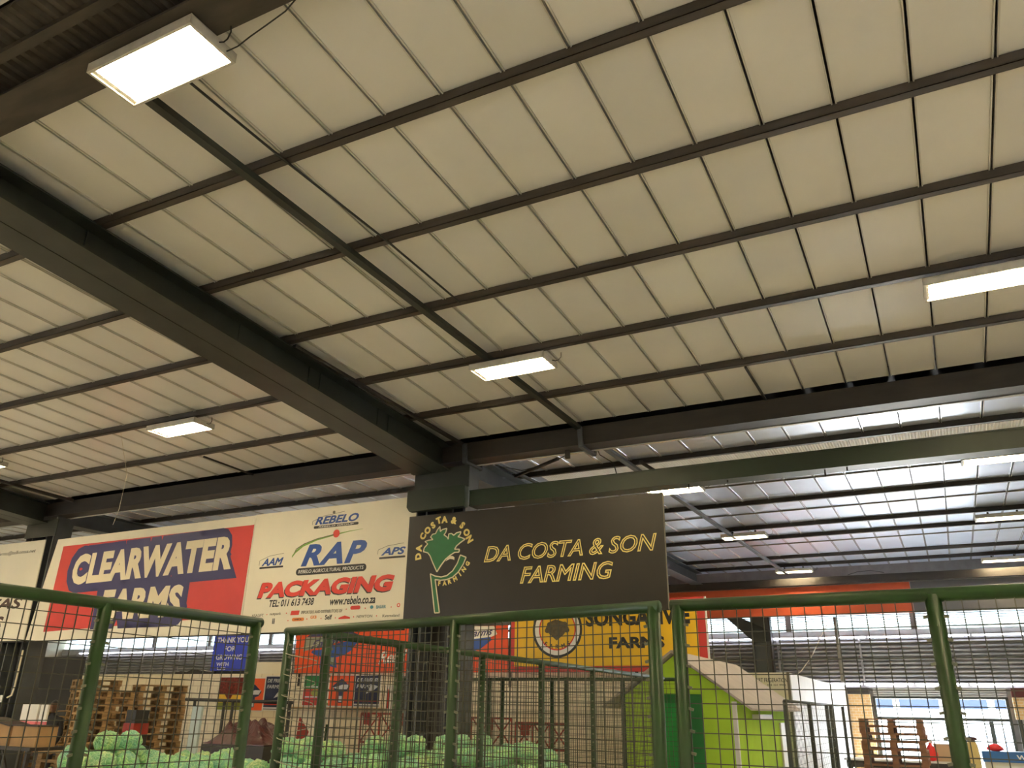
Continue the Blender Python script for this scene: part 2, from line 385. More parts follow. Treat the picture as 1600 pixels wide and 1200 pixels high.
# valley gutter
t = thing('valley_gutter', 'long dark brown valley gutter between the beige ceiling and the pale far ceiling', 'gutter', (0, 12.2, 5.93))
MB().box(XL+.1, XR-.1, 12.03, 12.055, 5.93, 6.25).box(XL+.1, XR-.1, 12.055, 12.38, 5.93, 5.95).box(XL+.1, XR-.1, 12.36, 12.38, 5.95, 6.32).build('trough', M_DARK, t)
MB().box(XL+.1, XR-.1, 12.38, 12.43, 5.915, 5.935).build('drip_lip', M_TBAR_B, t)

# twin rafters with twin columns
def rafter(x, label, far_label):
    t = thing('twin_rafter', label, 'rafter', (x, 8, 6))
    def b(y): return 6.57 - .067*y
    for dx in (-.2, .2):
        mb = MB(); mb.ibeam(x+dx, 3.22, 12.02, zn(3.22)-.004, zn(12.02)-.004, b(3.22), b(12.02), .385)
        mb.build('rafter_beam', M_STEEL, t)
        mb = MB(); mb.ibeam(x+dx, YB+.2, 2.84, zn(YB+.2)-.004, zn(2.84)-.004, zn(YB+.2)-.33, b(2.84), .385)
        mb.build('rear_rafter_beam', M_STEEL, t)
    for y in (4.6, 6.9, 8.3, 8.55, 10.0, 10.3): MB().box(x+.206, x+.225, y, y+.008, b(y)+.03, zn(y)-.03).build('stiffener', M_STEEL, t)
    t2 = thing('far_rafter', far_label, 'rafter', (x+.3, 20, 6))
    MB().ibeam(x+.3, 12.52, 28.95, zf(12.5)-.003, zf(28.95)-.003, 5.80, 5.98, .42).build('rafter_beam', M_BLUESTEEL, t2)
rafter(-7.9, 'massive dark twin steel rafter sweeping from the left edge down to the central column', 'blue grey rafter of the far bay emerging beside the black sign')
rafter(-19.2, 'dark twin rafter in the shadow at the far left above the first white sign', 'dark rafter of the far bay behind the leftmost sign')
rafter(3.6, 'dark twin rafter overhead outside the right edge of the view', 'rafter of the far bay outside the right edge of the view')  # unseen rafter, put in at the regular spacing for its shade
for (x, l) in ((-4.96, 'grey rail bracket folded round the valley gutter below the middle lamp'), (-7.2, 'dark rail bracket folded round the valley gutter beside the central column')):
    mb = MB(); mb.bar((x, 11.98, 6.22), (x+.02, 11.98, 5.885), .08, .05); mb.bar((x+.02, 11.96, 5.88), (x+.04, 12.5, 5.88), .08, .04); mb.bar((x+.04, 12.5, 5.86), (x+.06, 12.62, 6.18), .08, .04)
    tag(mb.build('rail_bracket', M_BLUESTEEL), l, 'bracket')
def column(x, label, blue=True):
    t = thing('steel_column', label, 'column', (x, 12.25, 0))
    m = M_BLUESTEEL
    MB().box(x-.5, x-.46, 12.06, 12.5, 0, 5.84).build('flange', m, t); MB().box(x+.5, x+.54, 12.06, 12.5, 0, 5.9).build('flange', m, t)
    MB().box(x-.46, x+.5, 12.36, 12.38, 0, 5.84).build('web', M_DARK, t)
    MB().box(x-.28, x-.25, 12.06, 12.36, 0, 5.84).box(x+.27, x+.30, 12.06, 12.36, 0, 5.84).build('inner_flange', m, t)
    MB().box(x-.55, x+.6, 12.04, 12.06, 5.44, 5.84).build('gusset_plate', M_STEEL, t)
    return t
column(-7.72, 'blue grey steel column under the big rafter, standing behind the black sign')
column(-19.05, 'dark column between the leftmost white sign and the red sign')
column(3.9, 'steel column outside the right edge of the view')
t = thing('column_bracket', 'dark green box bracket on the central column just above the black sign', 'bracket', (-7.75, 12.0, 5.06))
MB().prism([(-8.26, 5.06), (-7.12, 5.06), (-7.12, 5.43), (-8.32, 5.43), (-8.32, 5.14)], 11.9, 12.035).build('face_plate', M_GREENBEAM, t)
MB().box(-8.3, -7.15, 11.9, 11.93, 5.43, 5.445).build('top_edge', M_GREENBEAM, t)
t = thing('green_beam', 'long dark green steel beam running right from the central column', 'beam', (-1, 12.15, 5.08))
mb = MB()
mb.box(-7.09, XR-.1, 12.02, 12.32, 5.08, 5.10); mb.box(-7.09, XR-.1, 12.02, 12.32, 5.34, 5.36); mb.box(-7.09, XR-.1, 12.03, 12.05, 5.10, 5.34)
mb.build('channel', M_GREENBEAM, t)
mb = MB()
for x, l in ((-5.5, .05), (-3.2, .09), (-2.6, .04), (-1.2, .1), (-.9, .05)): mb.bar((x, 12.1, 5.08), (x, 12.1, 5.08-l), .02)
mb.build('hanger_stub', M_DARK, t)

# secondary rails under the purlins
def rail(p, q, label, m, wd=.07, hh=.06):
    tag(MB().bar(p, q, wd, hh).build('roof_rail', m), label, 'roof rail')
rail((-5.42, 3.25, zn(3.25)-.035), (-4.98, 12.0, zn(12)-.035), 'dark rail running from behind the nearest lamp down to the middle lamp', M_STEEL, .09, .07)
rail((-4.96, 12.45, 6.18), (-4.5, 29.0, 6.2), 'grey steel rail continuing under the pale far ceiling past two small lamps', M_BLUESTEEL, .1, .06)
rail((-7.45, 7.7, zn(7.7)-.03), (-7.25, 12.0, zn(12)-.03), 'thin dark rail close to the right of the big rafter', M_DARK, .06, .05)
rail((-7.2, 12.45, 6.16), (-7.1, 15.0, 6.18), 'short grey rail beyond the gutter beside the central column', M_BLUESTEEL, .06, .05)
rail((-12.4, 10.75, zn(10.75)-.03), (-12.3, 12.0, zn(12)-.03), 'short dark stay between purlin and gutter near the left hanging string', M_DARK, .035, .03)
rail((-14.2, 6.2, zn(6.2)-.03), (-14.1, 7.6, zn(7.6)-.03), 'short dark stay at the left edge of the beige ceiling', M_DARK, .035, .03)
rail((-18.3, 8.6, zn(8.6)-.03), (-18.0, 12.0, zn(12)-.03), 'dark rail at the far left edge near the second rafter', M_DARK, .09, .06)
rail((-1.93, 10.75, zn(10.75)-.01), (-1.90, 12.0, zn(12)-.01), 'short black stay hanging between purlin and gutter, right of centre', M_CABLE, .03, .03)
tag(MB().tube([(-4.98, 3.25, zn(3.25)+.0), (-4.9, 4.6, zn(4.6)-.012), (-4.78, 6.1, zn(6.1)-.012), (-4.72, 7.6, zn(7.6)-.012)], .013, 6).build('conduit', M_CABLE),
    'thin black conduit running beside the dark rail behind the nearest lamp', 'conduit')

# ------------------------------------------------------------------ lamps
def make_lamp():
    t = thing('hall_lamp', 'lamp', 'lamp')
    L, W, Hh = 1.16, .46, .085
    mb = MB()
    mb.box(-L/2, L/2, -W/2, W/2, Hh-.012, Hh)
    mb.box(-L/2, L/2, -W/2, -W/2+.014, 0, Hh); mb.box(-L/2, L/2, W/2-.014, W/2, 0, Hh)
    mb.box(-L/2, -L/2+.014, -W/2, W/2, 0, Hh); mb.box(L/2-.014, L/2, -W/2, W/2, 0, Hh)
    h = mb.build('housing', M_HOUSING, t)
    mb = MB()
    for s in (-1, 1):
        mb.box(-L/2+.02, L/2-.02, s*(W/2-.012)-.012, s*(W/2-.012)+.012, -.006, .002); mb.box(s*(L/2-.012)-.012, s*(L/2-.012)+.012, -W/2, W/2, -.006, .002)
    mb.build('bezel', M_HOUSING, t)
    mb = MB()
    for k in range(4):
        y = -.165 + .11*k
        mb.prismx([(y-.055, .022), (y-.035, .055), (y, .068), (y+.035, .055), (y+.055, .022), (y+.055, .019), (y+.035, .052), (y, .065), (y-.035, .052), (y-.055, .019)], -L/2+.02, L/2-.02)
    mb.build('reflector', M_REFL, t)
    for k in range(4):
        y = -.165 + .11*k
        tb = MB().tube([(-L/2+.05, y, .036), (L/2-.05, y, .036)], .0125, 8).build('tube', M_TUBE, t, True)
    mb = MB()
    for s in (-1, 1): mb.box(s*(L/2-.035)-.016, s*(L/2-.035)+.016, -.21, .21, .022, .05)
    mb.build('lamp_holder', M_WHITE, t)
    MB().box(-L/2+.014, L/2-.014, -W/2+.014, W/2-.014, .0, .003).build('glass_cover', M_GLASS, t)
    mb = MB()
    for s in (-1, 1): mb.box(s*.3-.02, s*.3+.02, -.04, .04, Hh, Hh+.08)
    mb.build('mounting_bracket', M_DARK, t)
    mb = MB().tube([(L/2, .05, .05), (L/2+.05, .05, .03), (L/2+.10, .04, .03), (L/2+.15, .02, .06), (L/2+.16, .0, .12)], .006, 5)
    mb.build('lead_cable', M_CABLE, t)
    return t
lamp0 = make_lamp()
lamps = [((-4.87, 3.17, 6.50), 'nearest rectangular lamp, brightly lit, under the dark girder at top left'),
         ((-4.83, 9.26, zn(9.26)-.17), 'lit rectangular lamp in the middle of the ceiling above the green beam'),
         ((.95, 9.28, zn(9.26)-.17), 'lit rectangular lamp cut by the right edge under the beige ceiling'),
         ((-11.33, 9.22, zn(9.26)-.17), 'lit rectangular lamp left of the big rafter'),
         ((-17.1, 9.22, zn(9.26)-.17), 'small lit lamp cut by the left edge of the photo'),
         ((1.3, 16.38, 6.09), 'lit lamp at the right edge hanging in line with the green beam'),
         ((-4.62, 16.36, 6.11), 'lamp tucked under the green beam just above the black sign'),
         ((-4.40, 21.95, 6.14), 'small lit lamp on the far ceiling right of the black sign, nearer of two'),
         ((1.6, 21.95, 6.14), 'small lit lamp at the right edge on the far ceiling, above the farthest one'),
         ((-4.22, 28.68, 6.2), 'smallest lit lamp on the far ceiling right of the black sign, just above the fascia'),
         ((1.86, 28.7, 6.2), 'farthest lit lamp at the right edge just above the orange fascia')]
seen = [p for p, l in lamps]
for y, z in ((-3.0, 6.80), (3.17, 6.50), (9.26, zn(9.26)-.17), (16.36, 6.09), (21.95, 6.14), (28.7, 6.2)):   # the rest of the lamp grid, out of view
    for x in (-35.6, -29.5, -23.4, -17.2, -11.2, -4.85, 1.2, 7.3):
        if not any(abs(p[0]-x) < 2 and abs(p[1]-y) < 2 for p in seen): lamps.append(((x, y, z), 'lamp of the ceiling grid that the view does not show'))
for i, (p, l) in enumerate(lamps):
    if i == 0: lamp0.location = p; lamp0['label'] = l; lamp0['group'] = 'rectangular ceiling lamps'
    else: dup(lamp0, p, 0, l, 'rectangular ceiling lamps')
tag(MB().tube([(-4.29, 3.3, 6.53), (-4.15, 3.28, 6.50), (-4.02, 3.27, 6.53), (-3.85, 3.26, 6.56), (-3.66, 3.25, 6.60), (-3.52, 3.24, 6.70), (-3.44, 3.24, 6.74)], .006, 5).build('lamp_cable', M_CABLE),
    'loose black cable trailing from the nearest lamp to the top edge', 'cable')
tag(MB().tube([(-12.9, 9.23, 6.385), (-13.0, 9.6, 5.7), (-13.3, 9.8, 5.1), (-13.45, 9.85, 4.85)], .004, 4).build('hanging_string', M_STRING), 'pale string hanging from the ceiling at left above the red sign', 'string')
tag(MB().tube([(-4.9, 12.5, 6.1), (-4.85, 12.6, 5.9), (-4.6, 12.6, 5.72), (-4.55, 12.6, 5.5)], .01, 5).build('hanging_cable', M_CABLE), 'black cable dropping from the grey rail onto the green beam', 'cable')
tag(MB().tube([(-5.0, 12.5, 6.08), (-5.8, 12.6, 5.86), (-6.4, 12.7, 5.82), (-6.9, 12.6, 5.95)], .008, 5).build('sagging_cable', M_CABLE), 'thin black cable sagging between grey rails beyond the gutter', 'cable')
tag(MB().box(-5.33, -5.25, 12.2, 12.25, 5.78, 5.929).build('cable_clamp', M_DARK), 'small dark clamp hanging below the valley gutter', 'clamp')
mb = MB()
for k in range(420):
    x = -7.0 + k*.05
    mb.prism([(x, zf(15)+.06), (x+.015, zf(15)+.035), (x+.03, zf(15)+.035), (x+.045, zf(15)+.06), (x+.05, zf(15)+.06), (x+.05, zf(15)+.065), (x, zf(15)+.065)], 14.66, 15.25)
tag(mb.build('ribbed_sheet', M_WHITE), 'pale ribbed sheet strip under the far ceiling, just above the green beam', 'roof sheet')
tag(MB().bar((-7.0, 13.6, 6.0), (-5.9, 13.2, 6.12), .05).build('roof_stay', M_DARK), 'short dark diagonal stay beyond the gutter near the central column', 'stay')
tag(MB().bar((-4.7, 14.3, 6.22), (-4.45, 14.6, 6.05), .05).build('roof_stay', M_DARK), 'short dark stay under the grey rail just above the green beam', 'stay')

# ------------------------------------------------------------------ big signs along the column line
SY = 12.0
def board(t, name, poly, y0, m):
    return MB().prism(poly, y0, y0+.025).build(name, m, t)
def plate(t, name, poly, y, m, d=.003):
    return MB().prism(poly, y-d, y).build(name, m, t)
def T(t, name, m, *items, **kw):
    mb = MB()
    for it in items: text(mb, *it, **kw)
    return mb.build(name, m, t)
def pill(x0, x1, z0, z1, n=8):
    r = (z1-z0)/2; zc = (z0+z1)/2
    return [(x1-r+r*math.cos(a), zc+r*math.sin(a)) for a in [(-.5+k/n)*math.pi for k in range(n+1)]] + [(x0+r+r*math.cos(a), zc+r*math.sin(a)) for a in [(.5+k/n)*math.pi for k in range(n+1)]]

# black sign with the vegetable emblem
t = thing('sign_board', 'wide black sign with green vegetable emblem and outlined yellow lettering', 'sign', (-5.95, SY, 3.2))
board(t, 'panel', [(-8.31, 3.2), (-3.6, 3.2), (-3.6, 4.97), (-8.31, 4.99)], SY, M_BROWNSIGN)
MB().box(-3.6, -3.588, SY-.003, SY+.03, 3.2, 4.97).build('edge_strip', M_GREY, t)
T(t, 'lettering', M_YELLOWL, ('DA COSTA & SON', -6.745, -3.72, 4.075, 4.345, SY), shear=.28, outline=.024, depth=.006)
T(t, 'lettering', M_YELLOWL, ('FARMING', -6.06, -4.44, 3.69, 3.965, SY), shear=.28, outline=.026, depth=.006)
LEAF = [(-7.667, 3.975), (-7.766, 4.146), (-7.823, 4.257), (-7.876, 4.316), (-7.968, 4.342), (-7.952, 4.408), (-7.886, 4.471), (-7.944, 4.518), (-7.87, 4.534), (-7.781, 4.539), (-7.834, 4.586), (-7.797, 4.634), (-7.733, 4.642), (-7.701, 4.703), (-7.649, 4.762), (-7.636, 4.672), (-7.592, 4.703), (-7.504, 4.716), (-7.524, 4.646), (-7.557, 4.607), (-7.486, 4.559), (-7.464, 4.524), (-7.459, 4.616), (-7.401, 4.617), (-7.356, 4.583), (-7.304, 4.621), (-7.217, 4.636), (-7.229, 4.59), (-7.271, 4.552), (-7.193, 4.529), (-7.125, 4.499), (-7.218, 4.448), (-7.293, 4.395), (-7.328, 4.34), (-7.232, 4.333), (-7.239, 4.285), (-7.326, 4.287), (-7.42, 4.239), (-7.504, 4.179), (-7.586, 4.085)]
CURL = [(-7.502, 4.146), (-7.417, 4.181), (-7.349, 4.169), (-7.329, 4.155), (-7.325, 4.2), (-7.361, 4.227), (-7.41, 4.23), (-7.457, 4.209)]
STEM = [(-7.797, 3.947), (-7.692, 3.903), (-7.574, 3.881), (-7.46, 3.899), (-7.348, 3.974), (-7.259, 4.098), (-7.208, 4.233), (-7.092, 4.188), (-7.144, 4.075), (-7.233, 3.951), (-7.343, 3.868), (-7.475, 3.832), (-7.591, 3.828), (-7.693, 3.846), (-7.575, 3.29), (-7.67, 3.289)]
e = plate(t, 'emblem', LEAF, SY, M_LEAFG); plate(t, 'emblem_stem', STEM, SY, M_LEAFG)
mb = MB()
for poly in (LEAF, STEM):
    for i in range(len(poly)):
        p, q = poly[i], poly[(i+1) % len(poly)]; mb.tube([(p[0], SY-.004, p[1]), (q[0], SY-.004, q[1])], .011, 5)
mb.prism(CURL, SY-.004, SY)
mb.build('emblem_outline', M_LETTER, t)
ARC1 = [(-8.073, 4.265), (-8.067, 4.408), (-7.997, 4.615), (-7.906, 4.714), (-7.797, 4.796), (-7.681, 4.872), (-7.562, 4.879), (-7.363, 4.845), (-7.193, 4.746), (-7.101, 4.613), (-7.038, 4.493)]
ARC2 = [(-7.607, 3.774), (-7.501, 3.775), (-7.4, 3.796), (-7.294, 3.834), (-7.202, 3.909), (-7.13, 3.985), (-7.059, 4.078)]
mb = MB()
for ch, (x, z), a in zip('DACOSTA&SON', ARC1, (98, 88, 62, 48, 36, 18, 2, -14, -38, -52, -64)): letter(mb, ch, x, z, math.radians(a), .125, SY, .06)
for ch, (x, z), a in zip('FARMING', ARC2, (-2, 4, 14, 28, 38, 46, 58)): letter(mb, ch, x, z, math.radians(a), .08, SY, .055)
mb.build('arched_lettering', M_YELLOWL, t)

# white packaging sign
t = thing('sign_board', 'white advertising board with red, blue and black lettering left of the central column', 'sign', (-10.1, SY, 3.06))
board(t, 'panel', [(-12.055, 3.06), (-8.33, 3.06), (-8.15, 5.36), (-12.055, 5.36)], SY+.004, M_CREAM)
Y = SY+.004
T(t, 'lettering', M_BLUE, ('REBELO', -10.5, -9.46, 5.02, 5.175, Y), bold=.035, shear=.3)
T(t, 'lettering', M_BLUE, ('RAP', -10.74, -9.215, 4.245, 4.655, Y), bold=.04, shear=.3, spacing=1.15)
T(t, 'lettering', M_BLUE, ('AAM', -11.74, -11.19, 4.31, 4.455, Y), ('APS', -8.885, -8.35, 4.33, 4.465, Y), bold=.035, shear=.3)
mb = MB()
for p in (pill(-10.52, -9.455, 4.95, 5.0), pill(-10.84, -9.19, 4.08, 4.215), pill(-11.785, -11.18, 4.26, 4.295), pill(-8.92, -8.35, 4.27, 4.305)): mb.prism(p, Y-.003, Y)
mb.build('black_bar', M_BLACK, t)
T(t, 'lettering', M_WHITE, ('REBELO AGRICULTURAL PRODUCTS', -10.78, -9.25, 4.115, 4.18, Y-.003), ('REBELO GROUP', -10.4, -9.56, 4.962, 4.988, Y-.003), bold=.01, shear=.15)
T(t, 'lettering_shadow', M_BLACK, ('PACKAGING', -11.755, -8.565, 3.675, 3.975, Y), bold=.055, shear=.2, depth=.003)
T(t, 'lettering', M_PRED, ('PACKAGING', -11.735, -8.545, 3.695, 3.99, Y-.003), bold=.055, shear=.2, depth=.003)
T(t, 'lettering', M_BLACK, ('TEL: 011 613 7438', -11.414, -10.326, 3.52, 3.655, Y), ('www.rebelo.co.za', -9.95, -8.93, 3.50, 3.645, Y), bold=.025, shear=.2)
mb = MB(); mb.disc(-9.953, 4.817, .075, .075, Y-.006, Y); mb.build('red_ball', M_PRED, t)
MB().disc(-10.059, 5.235, .03, .03, Y-.006, Y).build('small_ball', M_GREY, t)
mb = MB()
sw = [(-10.985, 4.447), (-10.903, 4.54), (-10.729, 4.65), (-10.413, 4.738), (-10.035, 4.794), (-9.663, 4.838), (-9.34, 4.86)]
ww_ = [.04, .05, .05, .04, .03, .015, .004]
mb.prism([(x, z+w_/2) for (x, z), w_ in zip(sw, ww_)] + [(x, z-w_/2) for (x, z), w_ in reversed(list(zip(sw, ww_)))], Y-.002, Y)
mb.build('swoosh', M_SWOOSH, t)
mb = MB().tube([(x, Y-.003, z) for x, z in [(-10.932, 4.517), (-10.895, 4.588), (-10.717, 4.674), (-10.414, 4.75), (-10.006, 4.804)]], .008, 5)
mb.tube([(x, Y-.003, z) for x, z in [(-11.8, 4.33), (-11.8, 4.42), (-11.55, 4.5), (-11.2, 4.53)]], .004, 4); mb.tube([(x, Y-.003, z) for x, z in [(-8.96, 4.36), (-8.95, 4.44), (-8.75, 4.5), (-8.4, 4.53)]], .004, 4)
mb.tube([(x, Y-.003, z) for x, z in [(-10.56, 5.03), (-10.56, 5.1), (-10.3, 5.18), (-9.8, 5.23)]], .004, 4)
mb.build('thin_swoosh', M_GREY, t)
T(t, 'small_logo', M_GREY, ('ASALIFT', -11.82, -11.52, 3.35, 3.405, Y), ('nutpack', -11.365, -11.09, 3.355, 3.42, Y), ('IMPORTERS AND DISTRIBUTORS OF', -10.6, -9.645, 3.37, 3.425, Y),
  ('NEWTON', -9.31, -8.975, 3.258, 3.305, Y), ('Kverneland', -8.75, -8.395, 3.252, 3.3, Y), bold=.005)
T(t, 'small_logo', M_TEAL, ('BAUER', -8.9, -8.69, 3.405, 3.462, Y), bold=.02)
MB().disc(-9.0, 3.435, .035, .03, Y-.003, Y).build('small_logo', M_TEAL, t)
mb = MB(); mb.prism([(-10.86, 3.355), (-10.66, 3.355), (-10.645, 3.435), (-10.84, 3.435)], Y-.003, Y); mb.prism(pill(-9.47, -9.25, 3.405, 3.472), Y-.003, Y)
mb.prism([(-9.715, 3.25), (-9.46, 3.25), (-9.46, 3.275), (-9.58, 3.31), (-9.715, 3.275)], Y-.003, Y); mb.ring(-8.427, 3.447, .02, .035, Y-.003, Y, 16)
mb.build('small_logo', M_PRED, t)
T(t, 'small_logo', M_BLACK, ('ii', -11.285, -11.225, 3.21, 3.31, Y), ('Self', -10.03, -9.87, 3.25, 3.335, Y), bold=.03)
MB().prism(pill(-10.805, -10.52, 3.245, 3.305), Y-.003, Y).build('small_logo', M_ORANGEP, t)
T(t, 'small_logo', M_ORANGEP, ('GKB', -10.37, -10.225, 3.275, 3.332, Y), bold=.03)
T(t, 'small_logo', M_BLACK, ('UNICA', -10.75, -10.575, 3.26, 3.29, Y-.003), bold=.02)
for x, z in ((-11.9, 3.36), (-11.44, 3.385), (-10.96, 3.395), (-9.56, 3.42), (-9.14, 3.42), (-8.58, 3.42), (-10.9, 3.26), (-10.45, 3.275), (-10.12, 3.275), (-9.79, 3.275), (-9.38, 3.28), (-8.88, 3.28)): MB().disc(x, z, .011, .011, Y-.003, Y, 10).build('red_dot', M_PRED, t)

# red sign
t = thing('sign_board', 'red sign in a white surround with fat cream letters outlined in navy', 'sign', (-15.2, SY, 3.05))
board(t, 'panel', [(-18.6, 3.05), (-12.07, 3.05), (-12.07, 5.35), (-18.24, 5.32)], SY+.008, M_CREAM)
Y = SY+.008
plate(t, 'red_field', [(-18.03, 3.23), (-12.12, 3.39), (-12.08, 5.16), (-17.98, 5.14)], Y, M_RED)
Yb = Y-.003
T(t, 'letter_backing', M_NAVY, ('CLEARWATER', -17.40, -12.60, 4.31, 4.90, Yb), bold=.22, depth=.003, skew=.08, spacing=1.05, pad=.24)
T(t, 'letter_backing', M_NAVY, ('FARMS', -16.22, -13.85, 3.47, 4.02, Yb), bold=.22, depth=.003, spacing=1.05, pad=.24)
T(t, 'lettering', M_LETTER, ('CLEARWATER', -17.40, -12.60, 4.31, 4.90, Yb-.003), bold=.055, depth=.004, skew=.08, spacing=1.05, pad=.05, shear=.04)
T(t, 'lettering', M_LETTER, ('FARMS', -16.22, -13.85, 3.47, 4.02, Yb-.003), bold=.055, depth=.004, spacing=1.05, pad=.05, shear=.08)

# leftmost white sign
t = thing('sign_board', 'plain white sign cut by the left edge of the photo with brown lettering', 'sign', (-20.5, SY, 3.06))
board(t, 'panel', [(-22.6, 3.06), (-18.66, 3.06), (-18.7, 5.35), (-22.6, 5.35)], SY, M_CREAM)
T(t, 'small_lettering', M_GREY, ('lifarms@telkomsa.net', -20.5, -18.98, 5.05, 5.16, SY), shear=.2)
mbd = mat('letter_brown', rgb(70, 48, 40), rough=.5)
T(t, 'lettering', mbd, ('ITAS', -20.55, -19.03, 3.78, 4.03, SY), ('S', -19.98, -19.58, 3.3, 3.62, SY), bold=.03, shear=.2)
for i, (x0, x1) in enumerate(((-18.6, -12.07), (-12.05, -8.33), (-22.6, -18.7))):
    tag(MB().box(x0, x1, 12.034, 12.10, 3.03, 3.09).build('sign_rail', M_DARK), ['dark steel rail under the red sign', 'dark steel rail under the white advertising board', 'dark steel rail under the leftmost white sign'][i], 'rail')
tag(MB().box(-7.0, -3.6, 12.034, 12.10, 3.2, 3.26).build('sign_rail', M_DARK), 'dark steel rail under the black sign', 'rail')

# ------------------------------------------------------------------ cage fences
def fence(label, p0, p1, zt, posts, cell=.064, r=.032, rr=.03, wd=.0045, z0=.08, mid=None, m=M_GREEN, name='cage_fence', low=True):
    """posts: fractions along p0-p1"""
    p0 = Vector((*p0, 0)); p1 = Vector((*p1, 0)); d = p1 - p0; L = d.length; u = d / L
    t = thing(name, label, 'fence', tuple(p0))
    P = lambda s, z: p0 + u*s + Vector((0, 0, z))
    MB().tube([P(-r, zt), P(L+r, zt)], rr, 12).build('top_rail', m, t, True)
    if low: MB().tube([P(0, z0+.02), P(L, z0+.02)], rr*.8, 10).build('bottom_rail', m, t, True)
    if mid: MB().tube([P(0, mid), P(L, mid)], rr*.7, 10).build('middle_rail', m, t, True)
    for f in posts: MB().tube([P(L*f, 0), P(L*f, zt)], r, 12).build('post', m, t, True)
    mb = MB(); nrm = Vector((0, 0, 1)).cross(u) * .004
    k = 0; off = Vector((u.y, -u.x, 0)) * r * .3
    s = cell*.5
    while s < L:
        jit = random.uniform(-.006, .006)
        mb.bar(P(s, z0)+off, P(s+jit, zt-.01)+off, wd, wd, up=(0, 1, 0) if abs(u.y) < .8 else (1, 0, 0)); s += cell
    z = zt - rr - cell*.6
    while z > z0:
        mb.bar(P(0, z)+off+nrm, P(L, z+random.uniform(-.004, .004))+off+nrm, wd, wd); z -= cell
    nf = len(mb.f)
    for f in posts:
        for sg in (-1, 1):
            z = zt - .09
            while z > .9:
                if 0 <= L*f + sg*.05 <= L: mb.bar(P(L*f + sg*r*.8, z) + off, P(L*f + sg*(r+.016), z-.006) + off, .014, .012)
                z -= cell*1.5
    o = mb.build('wire_mesh', M_WIRE, t); o.data.materials.append(mat('tie_wire', (.16, .16, .10), rough=.5))
    for k in range(nf, len(o.data.polygons)): o.data.polygons[k].material_index = 1
    return t
fence('green cage fence panel receding along the left edge in front of the pallets', (-4.05, 1.2), (-3.95, 4.06), 2.29, (0.0, .62, 1.0), cell=.072, r=.036, rr=.032)
fence('green mesh gate standing slightly askew below the white and black signs', (-4.20, 4.66), (-1.30, 4.07), 2.29, (0.0, .545, 1.0), cell=.056, r=.034)
fence('green cage fence panel at the right with the thick leaning-in middle post', (-1.17, 4.06), (2.2, 3.98), 2.29, (0.0, .338, .70, 1.0), cell=.064, r=.034)
fence('long green inner fence running away behind the gate beside the cabbages', (-3.9, 4.72), (-3.9, 12.5), 2.265, (0.0, .115, .288, .455, .64, .985), cell=.06, r=.034, rr=.028)
fence('far green cross fence closing the cage at the back', (-9.2, 13.4), (-3.9, 13.4), 2.28, (0.0, .35, .40, .58, .63, .82, 1.0), cell=.07, r=.035, rr=.028, wd=.005)
fence('dark grey mesh fence in front of the white cold store', (-2.4, 13.9), (-2.4, 21.4), 1.985, (0.0, .32, .62, .70, .98), cell=.12, r=.035, rr=.022, m=mat('dark_fence', (.05, .06, .055), rough=.5), name='dark_fence')
mb = MB()
pts = []
for k in range(110):
    a = k*.62; z = 2.22 - k*.0135
    pts.append((-4.07 + .15*math.cos(a), 4.66 + .05*math.sin(a), z))
mb.tube(pts, .0035, 4)
tag(mb.build('lashing_wire', mat('lashing', (.45, .42, .3), rough=.4)), 'pale wire lashed around the two posts where gate and inner fence meet', 'wire')

# ------------------------------------------------------------------ cabbages on bins
def cabbage_mesh(seed, bm_name='cabbage'):
    rnd = random.Random(seed); bm = bmesh.new(); bmesh.ops.create_icosphere(bm, subdivisions=4, radius=1)
    axes = []
    for k in range(9):
        a = rnd.uniform(0, 6.28); el = rnd.uniform(-.2, 1.1)
        axes.append((Vector((math.cos(a)*math.cos(el), math.sin(a)*math.cos(el), math.sin(el))), rnd.uniform(.55, .95), rnd.uniform(0, 6.28)))
    for v in bm.verts:
        d = v.co.normalized(); r = 1.0
        for ax, c, ph in axes:                      # each wrapper leaf lies a little proud and has a raised, wavy rim
            s = d.dot(ax)
            tt = (s - c + .05*math.sin(7*math.atan2(d.x, d.y) + ph) + .03*math.sin(13*d.z + ph)) / .12
            if tt > 0: r += .04 + .10*math.exp(-tt*3.5)
        r += .018*math.sin(9*d.x + seed) * math.sin(8*d.y) + .012*math.sin(17*d.z + 5*d.x)
        v.co = Vector((d.x*r, d.y*r, d.z*r*.88))
    me = bpy.data.meshes.new(bm_name); bm.to_mesh(me); bm.free()
    for p in me.polygons: p.use_smooth = True
    me.materials.append(M_CABBAGE); return me
CM = [cabbage_mesh(s) for s in (3, 8, 21, 34)]
def bin_(x0, x1, y0, y1, zt, label):
    t = thing('vegetable_bin', label, 'bin', ((x0+x1)/2, (y0+y1)/2, 0), 'wooden bins under the cabbages')
    for s in range(6):
        pass
    mb = MB(); hh = (zt-.16)/6
    for k in range(6):
        z = .16 + k*hh
        mb.box(x0, x1, y0, y0+.02, z+.006, z+hh-.006); mb.box(x0, x1, y1-.02, y1, z+.006, z+hh-.006)
        mb.box(x0, x0+.02, y0+.02, y1-.02, z+.006, z+hh-.006); mb.box(x1-.02, x1, y0+.02, y1-.02, z+.006, z+hh-.006)
    mb.build('slatted_side', M_WOOD, t)
    MB().box(x0+.025, x1-.025, y0+.025, y1-.025, .97, 1.0).build('bin_floor', M_WOOD, t)
    for px in (x0+.06, x1-.06):
        for py in (y0+.06, y1-.06): MB().box(px-.04, px+.04, py-.04, py+.04, 0, zt).build('corner_post', M_WOOD, t)
bins = [(-7.55, -6.45), (-6.42, -5.32), (-5.29, -4.12)]
